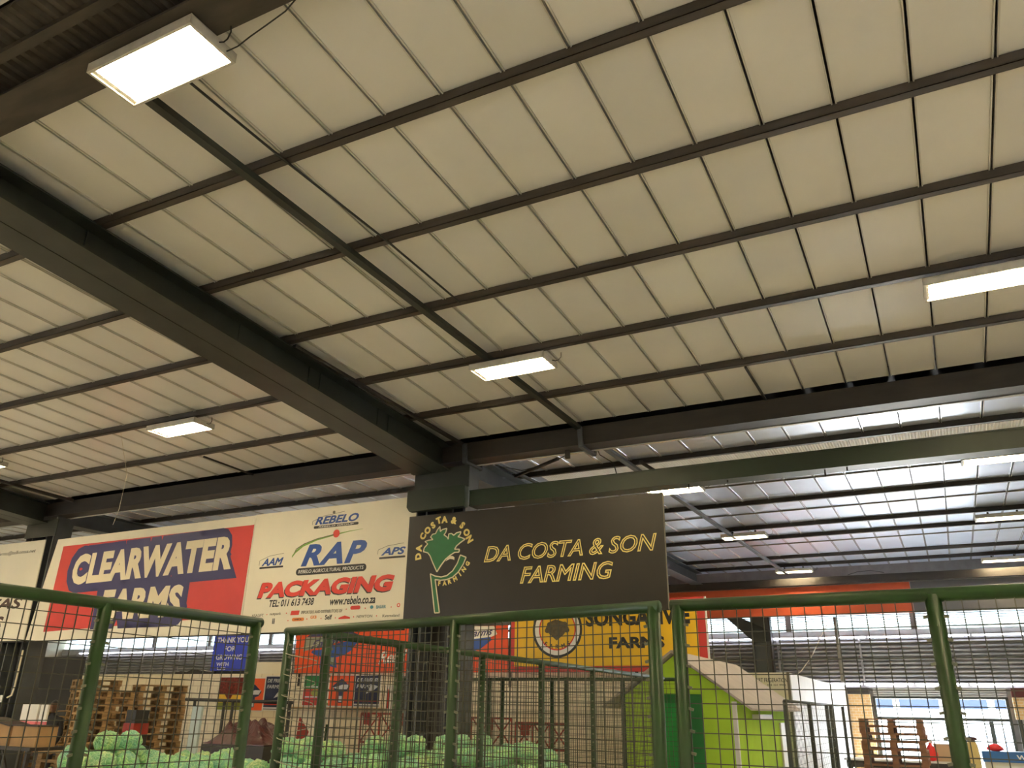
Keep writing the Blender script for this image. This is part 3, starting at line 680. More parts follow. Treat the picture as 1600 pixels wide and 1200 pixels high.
for i, (a, b) in enumerate(bins): bin_(a, b, 5.0, 6.2, 1.14, ['wooden bin under the leftmost cabbages, nearest the pallets', 'wooden bin under the middle of the nearest cabbages', 'wooden bin under the cabbages right behind the gate post'][i])
ys = [(6.25, 7.45), (7.5, 8.7), (8.75, 9.95)]
for i, (a, b) in enumerate(ys): bin_(-5.35, -4.12, a, b, 1.14, ['wooden bin under the cabbages along the inner fence, nearest of three', 'wooden bin under the cabbages along the inner fence, middle of three', 'wooden bin under the cabbages along the inner fence, farthest of three'][i])
ncab = 0
def heap(x0, x1, y0, y1, zb, top, step):
    global ncab
    layers = [(0, 0), (1, .12), (2, .26)]
    for ly, inset in layers:
        z = zb + ly*step*.74
        if z > top: break
        x = x0 + inset; row = 0
        nx = max(1, int((x1-x0-2*inset)/step)); ny = max(1, int((y1-y0-2*inset)/step))
        for i in range(nx):
            for j in range(ny):
                if ly == 0 and 1 <= i < nx-1 and 1 <= j < ny-1: continue     # buried ones are not built
                if ly == 2 and random.random() < .45: continue
                r = random.uniform(.10, .122)
                o = bpy.data.objects.new('cabbage', random.choice(CM)); COL.objects.link(o)
                o.location = (x0+inset+(i+.5)*(x1-x0-2*inset)/nx + random.uniform(-.03, .03), y0+inset+(j+.5)*(y1-y0-2*inset)/ny + random.uniform(-.03, .03), z + random.uniform(-.03, .03))
                o.scale = (r, r, r); o.rotation_euler = (random.uniform(-.7, .7), random.uniform(-.7, .7), random.uniform(0, 6.28))
                tag(o, 'pale green crinkled cabbage in the heap behind the green mesh', 'cabbage', 'cabbages heaped behind the fence'); ncab += 1
for a, b in bins: heap(a+.08, b-.08, 5.1, 6.1, 1.13, 1.62, .215)
for a, b in ys: heap(-5.27, -4.2, a+.08, b-.08, 1.13, 1.62, .215)
print('cabbages', ncab)
# ------------------------------------------------------------------ pallets
def make_pallet(wood=M_WOOD, name='wooden_pallet', q=.84):
    t = thing(name, 'pallet', 'pallet')
    mb = MB()
    for y in (-.34, -.175, 0, .175, .34): mb.box(-.6*q, .6*q, y-(.0725 if abs(y) != .175 else .05), y+(.0725 if abs(y) != .175 else .05), .124, .144)
    for x in (-.54*q, 0, .54*q): mb.box(x-.06*q, x+.06*q, -.4, .4, .102, .123)
    mb.build('top_deck', wood, t)
    for y in (-.355, 0, .355):
        MB().prism([(x*q, z) for x, z in ((-.6, 0), (.6, 0), (.6, .10), (.48, .10), (.48, .02), (.06, .02), (.06, .10), (-.06, .10), (-.06, .02), (-.48, .02), (-.48, .10), (-.6, .10))], y-.045, y+.045).build('bearer', wood, t)
    return t
pal0 = make_pallet(); used = [False]
def stack(x, y, rz, n, label, group, src=None, step=.1445, z0=0.001):
    for k in range(n):
        src_ = src or pal0
        loc = (x + random.uniform(-.02, .02), y + random.uniform(-.02, .02), z0 + k*step); rr = rz + random.uniform(-.02, .02)
        if src is None and not used[0]:
            used[0] = True; pal0.location = loc; pal0.rotation_euler = (0, 0, rr); pal0['label'] = label; pal0['group'] = group
        else: dup(src_, loc, rr, label, group)
stack(-19.6, 14.8, 1.13, 16, 'wooden pallet in the tall stack showing just right of the left fence post', 'tall pallet stack behind the left fence post')
stack(-16.1, 12.4, 1.13, 14, 'wooden pallet in the front stack between the left fence post and the cabbages', 'front pallet stack')
stack(-16.15, 13.85, 1.10, 15, 'wooden pallet in the rightmost stack of the left group, beside the cream wall', 'rightmost pallet stack')
stack(-19.0, 13.3, 1.1, 11, 'wooden pallet in the low dim stack left of the green fence post', 'low pallet stack left of the fence post')
tag(MB().box(-13.9, -13.5, 11.2, 11.6, 0, 1.05).build('dark_crate', M_DARK), 'dark crate standing low in front of the rightmost pallet stack', 'crate')
t = thing('plastic_crate', 'black over red plastic crates between the pallet stacks', 'crate', (-14.4, 11.9, 1.22))
tag(MB().box(-14.55, -14.25, 11.75, 12.1, 0, 1.22).build('crate_stand', M_DARK), 'dark stand carrying the red crate between pallet stacks', 'stand')
MB().box(-14.55, -14.25, 11.75, 12.1, 1.221, 1.42).build('red_crate', M_RUST, t); MB().box(-14.53, -14.27, 11.77, 12.08, 1.421, 1.66).build('black_crate', M_BLACK, t)

red0 = make_pallet(M_REDWOOD, 'brown_pallet', 1.0)
red0.location = (-1.32, 20.0, .001); red0['label'] = 'reddish brown pallet in the stack in front of the bright doorway'; red0['group'] = 'brown pallets in front of the bright doorway'
for k in range(1, 12): dup(red0, (-1.32+random.uniform(-.03, .03), 20.0, .001+k*.1445), random.uniform(-.03, .03))
# ------------------------------------------------------------------ far wall, shutters, daylight openings
mb = MB()
mb.box(XL, -2.42, 30, 30.2, 0, 4.40).box(-2.42, 1.28, 30, 30.2, 2.3, 4.4).box(1.28, XR, 30, 30.2, 0, 4.4).box(XL, XR, 30, 30.2, 4.92, 8.2)
struct('wall_far', mb, M_SHUT)
mb = MB()
z = 2.80; poly = []
while z < 4.05:
    poly += [(29.94, z), (29.84, z+.045), (29.84, z+.075), (29.94, z+.125)]; z += .125
poly = [(29.99, 2.80)] + poly + [(29.99, z)]
x = -41.6
while x < 3.4:
    if not (-25.5 < x < -9.5): mb.prismx(poly, x+.02, x+2.58)
    x += 2.6
struct('wall_far_shutter', mb, M_SHUT)
mb = MB()
x = -41.6
while x < 3.4: mb.box(x-.03, x+.03, 29.84, 29.99, 2.75, 4.12); x += 2.6
struct('trim_1', mb, M_SHUT)
mb = MB(); mb.box(XL+.1, 8, 29.9, 29.99, 4.1, 4.38); struct('trim_2', mb, mat('pale_ledge', (.42, .43, .44), rough=.4, var=.1))
mb = MB()
for k in range(7):
    z = 4.42 + k*.073
    mb.add([(XL, 30.03, z), (XR, 30.03, z), (XR, 30.12, z+.03), (XL, 30.12, z+.03), (XL, 30.03, z+.012), (XR, 30.03, z+.012), (XR, 30.12, z+.042), (XL, 30.12, z+.042)],
           [(0,3,2,1),(4,5,6,7),(0,1,5,4),(1,2,6,5),(2,3,7,6),(3,0,4,7)])
struct('window_1', mb, M_SLAT)
struct('window_2', MB().box(XL, XR, 30.15, 30.16, 4.4, 4.92), M_PANE)  # tinted pane added behind the slats to cut their daylight
mb = MB(); x = -40.0
while x < 8: mb.box(x, x+.18, 30.02, 30.14, 4.4, 4.92); x += 3.9
struct('window_frame', mb, M_SHUT)
# cool fluorescent tubes on the ledge and above the doorway
tb = thing('fluorescent_tube', 'cool white fluorescent tube in the long line below the bright louvres at right', 'tube light', (-7.6, 29.83, 4.16))
MB().tube([(-8.30, 29.80, 4.16), (-6.90, 29.80, 4.16)], .022, 8).build('glowing_tube', M_COOLTUBE, tb, True)
MB().box(-8.33, -6.87, 29.83, 29.895, 4.14, 4.20).build('batten', M_WHITE, tb)
x = -6.1
while x < 3: dup(tb, (x, 29.83, 4.16)); x += 1.5
x = -40.6
while x < -25: dup(tb, (x, 29.83, 4.16), 0, 'cool white fluorescent tube in the line below the red sign at left'); x += 1.5
for o in [o for o in COL.objects if o.name.startswith('fluorescent_tube')]: o['group'] = 'cool tubes under the right louvres' if o.location.x > -10 else 'cool tubes behind the pallets'
x = -3.4
while x < 3: dup(tb, (x, 29.80, 2.72), 0, 'cool white fluorescent tube directly above the bright doorway', 'cool tubes above the doorway'); x += 1.5
tag(MB().box(-4.2, 3.4, 29.82, 29.99, 2.62, 2.78).build('tube_ledge', M_SHUT), 'grey ledge carrying the lower line of tubes above the doorway', 'ledge')
# fascia
mb = MB().box(-9.2, -.82, 29.2, 29.25, 4.83, 5.78)
tag(mb.build('orange_fascia', M_FASCIA), 'long orange fascia board above the louvres behind the right fence', 'fascia')
tag(MB().box(-.80, XR-.1, 29.2, 29.25, 4.83, 5.78).build('grey_fascia', mat('fascia_grey', (.10, .10, .11), rough=.6)), 'dark grey fascia board continuing right of the orange one', 'fascia')
tag(MB().box(XL+.1, -9.22, 29.2, 29.25, 4.95, 5.78).build('grey_fascia', M_DARK), 'dark fascia board hidden behind the white and red signs', 'fascia')
tag(MB().box(XL+.1, XR-.1, 29.0, 29.3, 5.80, 6.04).build('eaves_beam', M_DARK), 'long black beam on top of the orange fascia', 'beam')
tag(MB().tube([(-2.6, 28.95, 6.05), (-2.3, 28.95, 6.13), (-1.9, 28.95, 6.16), (-1.5, 28.95, 6.07)], .012, 5).build('loose_cable', M_CABLE), 'loose cable loop on top of the black beam', 'cable')
# far column with bracket, conduit, string
t = thing('far_column', 'dark steel column in front of the shutters with a slanted bracket at its top', 'column', (-5.6, 29.4, 0))
MB().box(-5.95, -5.90, 29.35, 29.7, 0, 4.9).box(-5.36, -5.31, 29.35, 29.7, 0, 5.3).build('flange', M_DARK, t); MB().box(-5.90, -5.36, 29.52, 29.56, 0, 4.9).build('web', mat('column_grey_green', (.07, .08, .07), rough=.5), t)
MB().prism([(-6.75, 4.85), (-6.25, 4.85), (-5.36, 4.42), (-5.36, 4.05), (-5.9, 4.05)], 29.4, 29.6).build('bracket', M_STEEL, t)
tag(MB().tube([(-3.26, 29.75, 4.82), (-3.26, 29.75, 2.8)], .05, 8).build('drain_pipe', M_GREY), 'grey vertical pipe in front of the shutters', 'pipe')
tag(MB().tube([(-3.5, 29.7, 4.6), (-3.75, 29.7, 4.2), (-4.1, 29.7, 3.6), (-4.5, 29.6, 3.1), (-4.85, 29.5, 2.9)], .012, 4).build('loose_string', M_STRING), 'pale string slanting down across the shutters', 'string')
# doorway
struct('door_1', MB().box(-2.44, -2.36, 29.9, 30.0, 0, 2.32).box(1.24, 1.32, 29.9, 30.0, 0, 2.32).box(-2.44, 1.32, 29.9, 30.0, 2.3, 2.36), M_STEEL)
mb = MB()
for k in range(4): mb.prismx([(29.98, 2.36+k*.065), (29.92, 2.375+k*.065), (29.92, 2.405+k*.065), (29.98, 2.42+k*.065)], -2.4, 1.3)
tag(mb.build('roller_shutter', mat('roller_grey', (.5, .5, .48), rough=.4)), 'rolled up pale shutter at the top of the bright doorway', 'shutter')
tag(MB().box(-2.36, 1.24, 29.92, 29.98, 1.68, 1.77).build('door_bar', M_STEEL), 'dark horizontal bar across the bright doorway', 'bar')
tag(MB().box(.70, .82, 29.9, 29.96, 0, 1.679).build('door_post', M_STEEL), 'dark upright under the bar in the bright doorway', 'post')
t = thing('brick_pillar', 'yellow brick pillar left of the bright doorway', 'pillar', (-2.8, 29.85, 0)); MB().box(-3.15, -2.5, 29.7, 29.99, 0, 2.42).build('brickwork', M_BRICK, t)
MB().box(-3.15, -2.5, 29.68, 29.99, 2.43, 2.6).build('lintel', M_DARK, t)
t = thing('brick_pier', 'yellow brick panel on dark posts right of the bright doorway', 'pier', (1.85, 29.8, 0))
MB().box(1.42, 2.4, 29.65, 29.95, 1.75, 2.36).build('brickwork', M_BRICK, t); MB().box(1.42, 2.4, 29.62, 29.95, 2.37, 2.62).build('cap_board', M_MAROON, t); MB().box(1.45, 1.56, 29.7, 29.9, 0, 1.745).build('post', M_STEEL, t); MB().box(1.75, 1.86, 29.7, 29.9, 0, 1.745).build('post', M_CARD, t)
# outside
t = thing('street_building', 'pale building across the yard seen through the bright doorway', 'building', (0, 48, 0))
MB().box(-16, 16, 48, 49, 0, 6.5).build('facade', M_WHITE, t)
for k in range(9):
    x = -9 + k*2.1
    MB().box(x, x+1.8, 47.95, 48.0, 2.15, 3.1).build('window', mat('blue_window', (.024, .031, .052), rough=.9, spec=0.0), t)
t = thing('yard_railing', 'pale blue railing across the yard beyond the doorway', 'railing', (0, 40, 0)); mr = mat('pale_blue_rail', (.06, .09, .14), rough=.5)
MB().box(-10, 8, 39.98, 40.02, 1.05, 1.1).build('top_rail', mr, t); MB().box(-10, 8, 39.98, 40.02, .55, .6).build('lower_rail', mr, t)
mb = MB()
for k in range(60): mb.box(-10+k*.3, -9.96+k*.3, 39.985, 40.015, 0, 1.3)
mb.build('baluster', mr, t)

# ------------------------------------------------------------------ cream partition with signs and posters
struct('wall_partition', MB().box(-32, -5.6, 18.9, 19.1, 0, 2.63), M_TILEWALL)
SX = 18.8
t = thing('sign_board', 'orange sign with blue emblems above the cream wall, crossed by the steel column', 'sign', (-13.2, SX, 2.65))
board(t, 'panel', [(-16.62, 2.64), (-9.80, 2.64), (-9.82, 3.76), (-16.70, 3.74)], SX, M_ORANGE)
BLUE = [(-16.083, 3.188), (-16.027, 3.246), (-15.744, 3.254), (-15.082, 3.431), (-14.722, 3.482), (-14.364, 3.522), (-14.476, 3.443), (-14.692, 3.215), (-14.921, 3.103), (-15.189, 3.048), (-15.125, 2.771), (-15.439, 2.83), (-15.727, 2.774), (-15.719, 3.066), (-15.947, 3.127)]
BAN = [(-16.37, 3.22), (-16.347, 3.60), (-14.728, 3.60), (-14.596, 3.48), (-15.085, 3.48), (-15.447, 3.379)]
plate(t, 'blue_emblem', BLUE, SX, M_BLUE); plate(t, 'banner', BAN, SX-.003, mat('banner_grey', rgb(140, 145, 130), rough=.5))
plate(t, 'emblem_tag', [(-15.686, 3.053), (-15.22, 3.048), (-15.192, 2.817), (-15.445, 2.877), (-15.669, 2.809)], SX-.003, mat('banner_grey', rgb(140, 145, 130)))
plate(t, 'blue_emblem', [(-16.3, 3.61), (-14.4, 3.61), (-14.7, 3.72), (-16.1, 3.72)], SX, M_NAVY)
T(t, 'lettering', M_NAVY, ('Farms', -16.1, -14.95, 3.33, 3.56, SX-.006), shear=.4, bold=.02, skew=.12)
T(t, 'lettering', M_WHITE, ('Real!', -13.73, -12.83, 2.88, 3.2, SX), shear=.35, bold=.03, skew=.06)
plate(t, 'banner', [(-11.028, 3.425), (-10.986, 3.756), (-10.214, 3.751), (-10.117, 3.546), (-10.281, 3.487)], SX-.003, M_WHITE); plate(t, 'blue_emblem', [(-11.1, 3.237), (-10.90, 3.453), (-10.338, 3.535), (-10.279, 3.41), (-10.569, 3.214), (-10.883, 3.11)], SX, M_BLUE)
T(t, 'lettering', M_NAVY, ('Farms', -10.95, -10.25, 3.51, 3.69, SX-.006), shear=.4, bold=.02, skew=.05)
t = thing('sign_board', 'yellow sign with a red border and round crop emblem left of the green hut', 'sign', (-7.3, SX, 2.64))
board(t, 'panel', [(-9.75, 2.64), (-4.80, 2.64), (-4.80, 4.25), (-9.75, 4.25)], SX+.002, M_RED)
MB().box(-9.62, -4.98, SX-.004, SX+.001, 2.77, 4.2).build('yellow_field', M_YELLOW, t)
MB().box(-4.795, -4.76, SX-.01, SX+.04, 2.64, 4.25).build('edge_strip', M_WHITE, t)
Y = SX-.004
MB().ring(-8.456, 3.62, .60, .66, Y-.003, Y).build('emblem_ring', M_BLACK, t); MB().ring(-8.456, 3.62, .49, .60, Y-.003, Y).build('emblem_band', M_WHITE, t); MB().ring(-8.456, 3.62, .46, .49, Y-.003, Y).build('emblem_inner_ring', M_PRED, t)
mb = MB(); mb.prism([(-8.78, 3.62), (-8.7, 3.78), (-8.5, 3.86), (-8.3, 3.80), (-8.15, 3.66), (-8.28, 3.50), (-8.47, 3.36), (-8.62, 3.48)], Y-.003, Y)
for x, z in ((-8.72, 3.6), (-8.2, 3.6), (-8.66, 3.74), (-8.26, 3.74)): mb.disc(x, z, .07, .06, Y-.004, Y, 12)
mb.build('emblem_crop', mat('emblem_crop', rgb(85, 75, 50), rough=.5, var=.4, scale=14), t)
mb = MB()
for ch, a in zip('FARMS', (-34, -17, 0, 17, 34)):
    r_ = math.radians(a); letter(mb, ch, -8.456 + .545*math.sin(r_)*1.0, 3.62 - .40*math.cos(r_) - .0, r_, .10, Y, .03)
mb.build('arched_lettering', M_BLACK, t)
T(t, 'lettering', M_BLACK, ('FARMS', -7.12, -5.77, 3.15, 3.41, Y), bold=.045); T(t, 'lettering', M_BLACK, ('SONGANVIE', -7.7, -5.15, 3.66, 4.05, Y), bold=.045)
tag(MB().box(-16.6, -4.85, 18.84, 18.88, 3.6, 3.66).build('sign_rail', M_DARK), 'dark rail behind the orange and yellow signs', 'rail')
for x in (-16.5, -13.2, -9.78, -6.5, -4.9): tag(MB().box(x-.04, x+.04, 18.885, 18.897, 2.3, 3.72).build('sign_post', M_DARK), f'dark upright fixing the back signs to the cream wall, '+{-16.5:'leftmost',-13.2:'second from left',-9.78:'middle one',-6.5:'second from right',-4.9:'rightmost'}[x], 'post')

def poster(x0, x1, z0, z1, label, base, extra):
    t = thing('poster', label, 'poster', ((x0+x1)/2, 18.88, z0), 'posters on the cream wall')
    MB().box(x0-.03, x1+.03, 18.885, 18.897, z0-.03, z1+.03).build('backing', M_WHITE, t)
    MB().box(x0, x1, 18.88, 18.885, z0, z1).build('print', base, t)
    extra(t, x0, x1, z0, z1, 18.88)
m_navy = mat('poster_navy', rgb(28, 40, 80), rough=.4); m_pgreen = mat('poster_green', rgb(30, 120, 60), rough=.4); m_pred = mat('poster_red', rgb(185, 45, 40), rough=.4)
m_por = mat('poster_orange', rgb(230, 90, 40), rough=.4); m_pepper = mat('poster_pepper', rgb(120, 40, 35), rough=.4, var=.8, scale=14); m_pyel = mat('poster_yellow', rgb(230, 190, 70), rough=.4)
m_dull = mat('poster_dull_green', rgb(130, 140, 60), rough=.4); m_pale = mat('poster_pale', rgb(200, 205, 215), rough=.4)
def ex_pepper(t, a, b, c, d, y):
    MB().box(a, b, y-.003, y, c, c+.22*(d-c)).build('green_band', m_dull, t); MB().box(a, b, y-.003, y, c+.22*(d-c), c+.48*(d-c)).build('yellow_band', m_pyel, t)
    MB().prism([(a+.4*(b-a), c+.3), (a+.55*(b-a), c+.3), (b-.1, d-.1), (b-.2, d-.02), (a+.15, d-.02), (a+.08, d-.25)], y-.006, y-.003).build('pepper_picture', m_pepper, t)
def ex_orange(t, a, b, c, d, y):
    cx = (a+b)/2
    MB().prism([(cx-.3, c+.5), (cx-.12, c+.62), (cx, c+.7), (cx+.12, c+.62), (cx+.3, c+.5), (cx+.2, c+.38), (cx+.07, c+.35), (cx+.07, c+.08), (cx-.07, c+.08), (cx-.07, c+.35), (cx-.2, c+.38)], y-.003, y).build('bottle_emblem', m_navy, t)
    MB().prism([(cx-.28, c+.46), (cx+.05, c+.54), (cx+.28, c+.54), (cx+.2, c+.42), (cx-.1, c+.42)], y-.006, y-.003).build('white_band', m_pale, t)
    MB().box(cx-.05, cx+.05, y-.006, y-.003, c+.1, c+.25).build('white_patch', m_pale, t)
def ex_navy(l1, l2):
    def f(t, a, b, c, d, y):
        T(t, 'lettering', m_pale, (l1, a+.05, b-.04, d-.16, d-.06, y), (l2, a+.05, a+.55, d-.32, d-.22, y), bold=.03, shear=.2)
        MB().prism([(a+.35, c+.30), (a+.45, c+.42), (b-.25, c+.55), (b-.05, c+.5), (b-.2, c+.40)], y-.003, y).build('produce_picture', m_pale, t)
        MB().box(a, b, y-.003, y, c+.12, c+.15).build('stripe', m_pred, t); MB().box(a, b, y-.003, y, c+.02, c+.06).build('stripe', m_pale, t)
    return f
def ex_greenred(t, a, b, c, d, y):
    MB().box(a, b, y-.003, y, c, c+.55*(d-c)).build('red_half', m_pred, t); MB().box(a+.03, b-.03, y-.005, y, c+.60*(d-c), c+.64*(d-c)).build('print_line', m_pale, t); MB().box(a+.05, b-.05, y-.005, y, c+.26*(d-c), c+.30*(d-c)).build('print_line', m_pale, t)
    MB().disc((a+b)/2, c+.42*(d-c), .14, .09, y-.006, y-.003).build('produce_picture', m_dull, t)
poster(-19.5, -18.6, 1.64, 2.53, 'poster of dark red peppers over yellow and green bands, leftmost on the cream wall', m_pepper, ex_pepper)
poster(-18.5, -17.75, 1.64, 2.50, 'orange poster with a dark emblem, behind the end post of the left fence', m_por, ex_orange)
poster(-17.7, -16.85, 1.67, 2.55, 'navy poster seen between the gate posts', m_navy, ex_navy('DE FRIEDES', 'FARMS'))
poster(-16.28, -15.45, 1.80, 2.57, 'green over red poster under the orange sign', m_pgreen, ex_greenred)
poster(-15.38, -14.56, 1.80, 2.57, 'orange poster with a star shaped emblem between green and navy posters', m_por, ex_orange)
poster(-14.50, -13.68, 1.80, 2.57, 'navy poster with slanted produce picture just left of an inner fence post', m_navy, ex_navy('DE FRIEDES', 'FARMS'))
poster(-12.95, -12.40, 1.72, 2.55, 'black poster beside the steel column', M_BLACK, lambda t, a, b, c, d, y: MB().ring(b-.15, (c+d)/2, .07, .10, y-.003, y, 14).build('swirl', M_YELLOWL, t))
poster(-13.45, -13.05, 1.72, 2.30, 'narrow white poster with a red chilli and green stalk', M_WHITE, lambda t, a, b, c, d, y: (MB().prism([(a+.02, c+.05), (a+.1, c+.02), (a+.1, d-.15), (a+.04, d-.05)], y-.003, y).build('chilli', m_pred, t), MB().prism([(b-.08, c+.05), (b-.03, c+.05), (b-.02, d-.15), (b-.06, d-.1)], y-.003, y).build('stalk', m_pgreen, t)))
tag(MB().box(-16.7, -13.4, 18.8, 18.87, 1.70, 1.755).build('picture_rail', M_CARD), 'brown rail under the three posters below the orange sign', 'rail')
t = thing('hanging_sign', 'royal blue hanging sign with white thank you lettering above the cream wall', 'sign', (-19.3, 18.7, 2.7))
MB().box(-20.02, -18.6, 18.91, 18.93, 2.72, 3.95).build('panel', mat('royal_blue', rgb(45, 65, 190), rough=.4), t)
T(t, 'lettering', M_WHITE, ('THANK YOU', -19.9, -18.62, 3.52, 3.68, 18.91), ('FOR', -19.55, -19.1, 3.27, 3.42, 18.91), ('GROWING', -19.85, -18.8, 3.03, 3.18, 18.91), ('WITH', -19.8, -19.3, 2.85, 2.96, 18.91), ('US', -19.75, -19.4, 2.74, 2.82, 18.91), bold=.02)
MB().box(-19.9, -19.85, 18.931, 18.98, 2.632, 3.9).build('stand', M_DARK, t)
tag(MB().box(-18.45, -16.9, 18.92, 19.0, 2.632, 2.95).build('beige_board', M_CREAM), 'beige board lying along the top of the cream wall', 'board')
mb = MB(); random.seed(4); pts = []
for k in range(26): pts.append((-21.6 + k*.12, 2.632 + .05 + .10*random.random()))
mb.prism([(-21.6, 2.632)] + pts + [(-18.6, 2.632)], 19.0, 19.09)
tag(mb.build('torn_sheet', M_DARK), 'ragged dark sheet draped along the top of the cream wall', 'sheet')

# red trolleys
def trolley(x0, x1, y, zt, label, plates):
    t = thing('trolley_frame', label, 'trolley', ((x0+x1)/2, y, 0))
    r = .022
    MB().tube([(x0, y, zt), (x1, y, zt)], r, 8).build('top_rail', M_RUST, t, True); MB().tube([(x0, y, .45), (x1, y, .45)], r, 8).build('lower_rail', M_RUST, t, True); MB().tube([(x0, y, 1.0), (x1, y, 1.0)], r, 8).build('middle_rail', M_RUST, t, True)
    n = 3; w_ = (x1-x0)/n
    for k in range(n+1): MB().tube([(x0+k*w_, y, .1), (x0+k*w_, y, zt)], r, 8).build('upright', M_RUST, t, True)
    for k in range(n): MB().tube([(x0+k*w_, y, 1.0), (x0+(k+1)*w_, y, zt)], r*.8, 6).build('brace', M_RUST, t, True); MB().tube([(x0+(k+1)*w_, y+.03, 1.0), (x0+k*w_, y+.03, zt)], r*.8, 6).build('brace', M_RUST, t, True)
    for x in plates: MB().box(x, x+.2, y-.03, y-.01, zt-.25, zt-.01).build('plate', M_RUST, t)
    MB().box(x0, x1, y, y+.7, .28, .34).build('deck', M_RUST, t)
    for x in (x0+.1, x1-.1): MB().tube([(x, y-.03, .11), (x, y+.04, .11)], .11, 14).build('wheel', M_BLACK, t)
trolley(-13.1, -11.45, 17.4, 1.64, 'red tubular trolley frame left of the steel column', (-13.0, -12.2, -11.9))
trolley(-10.5, -8.95, 17.4, 1.60, 'red tubular trolley frame just right of the steel column', (-10.3, -9.6))
trolley(-8.75, -7.5, 17.2, 1.52, 'lower red trolley frame farther right in front of the block wall', (-8.6,))
tag(MB().prism([(-15.62, 0), (-15.48, 1.52), (-15.14, 1.16), (-15.28, .85), (-15.25, 0)], 17.9, 17.93).build('red_board', M_RUST), 'pointed red board leaning up behind the cabbages', 'board')
for i, (x, z) in enumerate(((-15.05, 1.0), (-14.85, 1.2), (-14.6, 1.35))): tag(MB().tube([(x, 17.9, 0), (x+.05, 17.9, z)], .03, 6).build('green_stake', M_GREEN), ['short', 'middle', 'tall'][i] + ' green stake standing beside the pointed red board', 'stake')
# black rail, pale blue panel, maroon sheet
t = thing('black_handrail', 'black tubular handrail between the pallets and the gate', 'handrail', (-12, 12.2, 0)); m_bl = M_CABLE
MB().tube([(-13.45, 12.2, 1.87), (-10.75, 12.2, 1.84)], .03, 8).build('top_rail', m_bl, t, True)
for x in (-13.2, -12.42, -12.2, -10.8): MB().tube([(x, 12.2, 0), (x, 12.2, 1.85)], .028, 8).build('post', m_bl, t, True)
tag(MB().box(-13.02, -12.78, 12.0, 12.05, 0, 1.76).build('pale_blue_panel', mat('pale_blue', (.5, .62, .66), rough=.4)), 'pale blue upright panel beside the right pallet stack', 'screen')
def crumple(name, x0, x1, y0, y1, z, amp, m, label, cat, seed, n=26):
    rnd = random.Random(seed); mb = MB(); ph = [(rnd.uniform(2, 9), rnd.uniform(2, 9), rnd.uniform(0, 6)) for _ in range(7)]
    vs = []
    for i in range(n+1):
        for j in range(n+1):
            u, v = i/n, j/n; h = sum(abs(math.sin(a*u*2+b*v*2+c)) for a, b, c in ph)/7
            e = min(1, 4*min(u, 1-u))*min(1, 4*min(v, 1-v))
            vs.append((x0+(x1-x0)*u, y0+(y1-y0)*v, z + e*amp*(.45+h) ))
    top = [(i*(n+1)+j, (i+1)*(n+1)+j, (i+1)*(n+1)+j+1, i*(n+1)+j+1) for i in range(n) for j in range(n)]
    vs2 = vs + [(x, y, z-.01) for x, y, _ in vs]; N = (n+1)**2
    bot = [(a+N, d+N, c+N, b+N) for a, b, c, d in top]
    rim = []
    ring_ = [i*(n+1) for i in range(n+1)] + [n*(n+1)+j for j in range(1, n+1)] + [i*(n+1)+n for i in range(n-1, -1, -1)] + [j for j in range(n-1, 0, -1)]
    for k in range(len(ring_)): a, b = ring_[k], ring_[(k+1) % len(ring_)]; rim.append((a, b, b+N, a+N))
    mb.add(vs2, top+bot+rim); return tag(mb.build(name, m), label, cat)
tag(MB().box(-11.6, -10.2, 11.0, 11.9, 0, 1.16).build('packing_table', M_DARK), 'dark table under the maroon plastic sheet', 'table')
crumple('plastic_sheet', -11.6, -10.2, 11.0, 11.9, 1.18, .30, M_MAROON, 'crumpled maroon plastic sheet lying behind the cabbages', 'sheet', 5)

# ------------------------------------------------------------------ green hut
t = thing('market_hut', 'small lime green hut with a pitched sheet roof and green door', 'hut', (-4.45, 15, 0))
MB().prism([(-5.45, 0), (-3.43, 0), (-3.43, 2.03), (-4.45, 2.74), (-5.45, 2.03)], 15.0, 15.06).build('gable_wall', M_LIME, t)
MB().box(-3.47, -3.43, 15.06, 19.9, 0, 2.0).build('side_wall', M_LIME, t); MB().box(-5.45, -5.41, 15.06, 19.9, 0, 2.0).build('side_wall', M_LIME, t)
MB().prism([(-5.41, 0), (-3.48, 0), (-3.48, 2.0), (-4.45, 2.70), (-5.41, 2.0)], 19.84, 19.9).build('rear_wall', M_LIME, t)
MB().prism([(-4.45, 2.78), (-3.12, 1.84), (-3.10, 1.87), (-4.45, 2.83)], 14.85, 20.0).build('roof_sheet', M_ROOFG, t); MB().prism([(-4.45, 2.78), (-4.45, 2.83), (-5.80, 1.87), (-5.78, 1.84)], 14.85, 20.0).build('roof_sheet', M_ROOFG, t)
d = MB().box(-4.72, -4.12, 14.96, 15.0, 0, 2.02).build('door', M_DOORG, t)
MB().box(-4.70, -4.40, 14.945, 14.96, .1, 1.95).build('door_panel', mat('door_green_light', rgb(25, 140, 60), rough=.4), d)
MB().tube([(-4.20, 14.93, 1.12), (-4.20, 14.93, 1.02)], .02, 8).box(-4.26, -4.15, 14.91, 14.95, 1.12, 1.16).build('padlock', M_TBAR_B, d)
MB().box(-4.80, -4.72, 14.95, 15.0, 0, 2.09).box(-4.12, -3.98, 14.95, 15.0, 0, 2.09).box(-4.72, -4.12, 14.95, 15.0, 2.02, 2.09).build('door_frame', M_DOORG, t)
MB().box(-3.47, -3.40, 14.97, 15.05, 0, 1.98).build('corner_trim', M_WHITE, t)
MB().box(-3.425, -3.39, 18.9, 19.6, .2, 1.62).build('side_hatch', M_CREAM, t)
MB().box(-3.42, -3.30, 16.3, 17.6, 1.70, 1.78).build('eaves_lamp', M_WHITE, t)
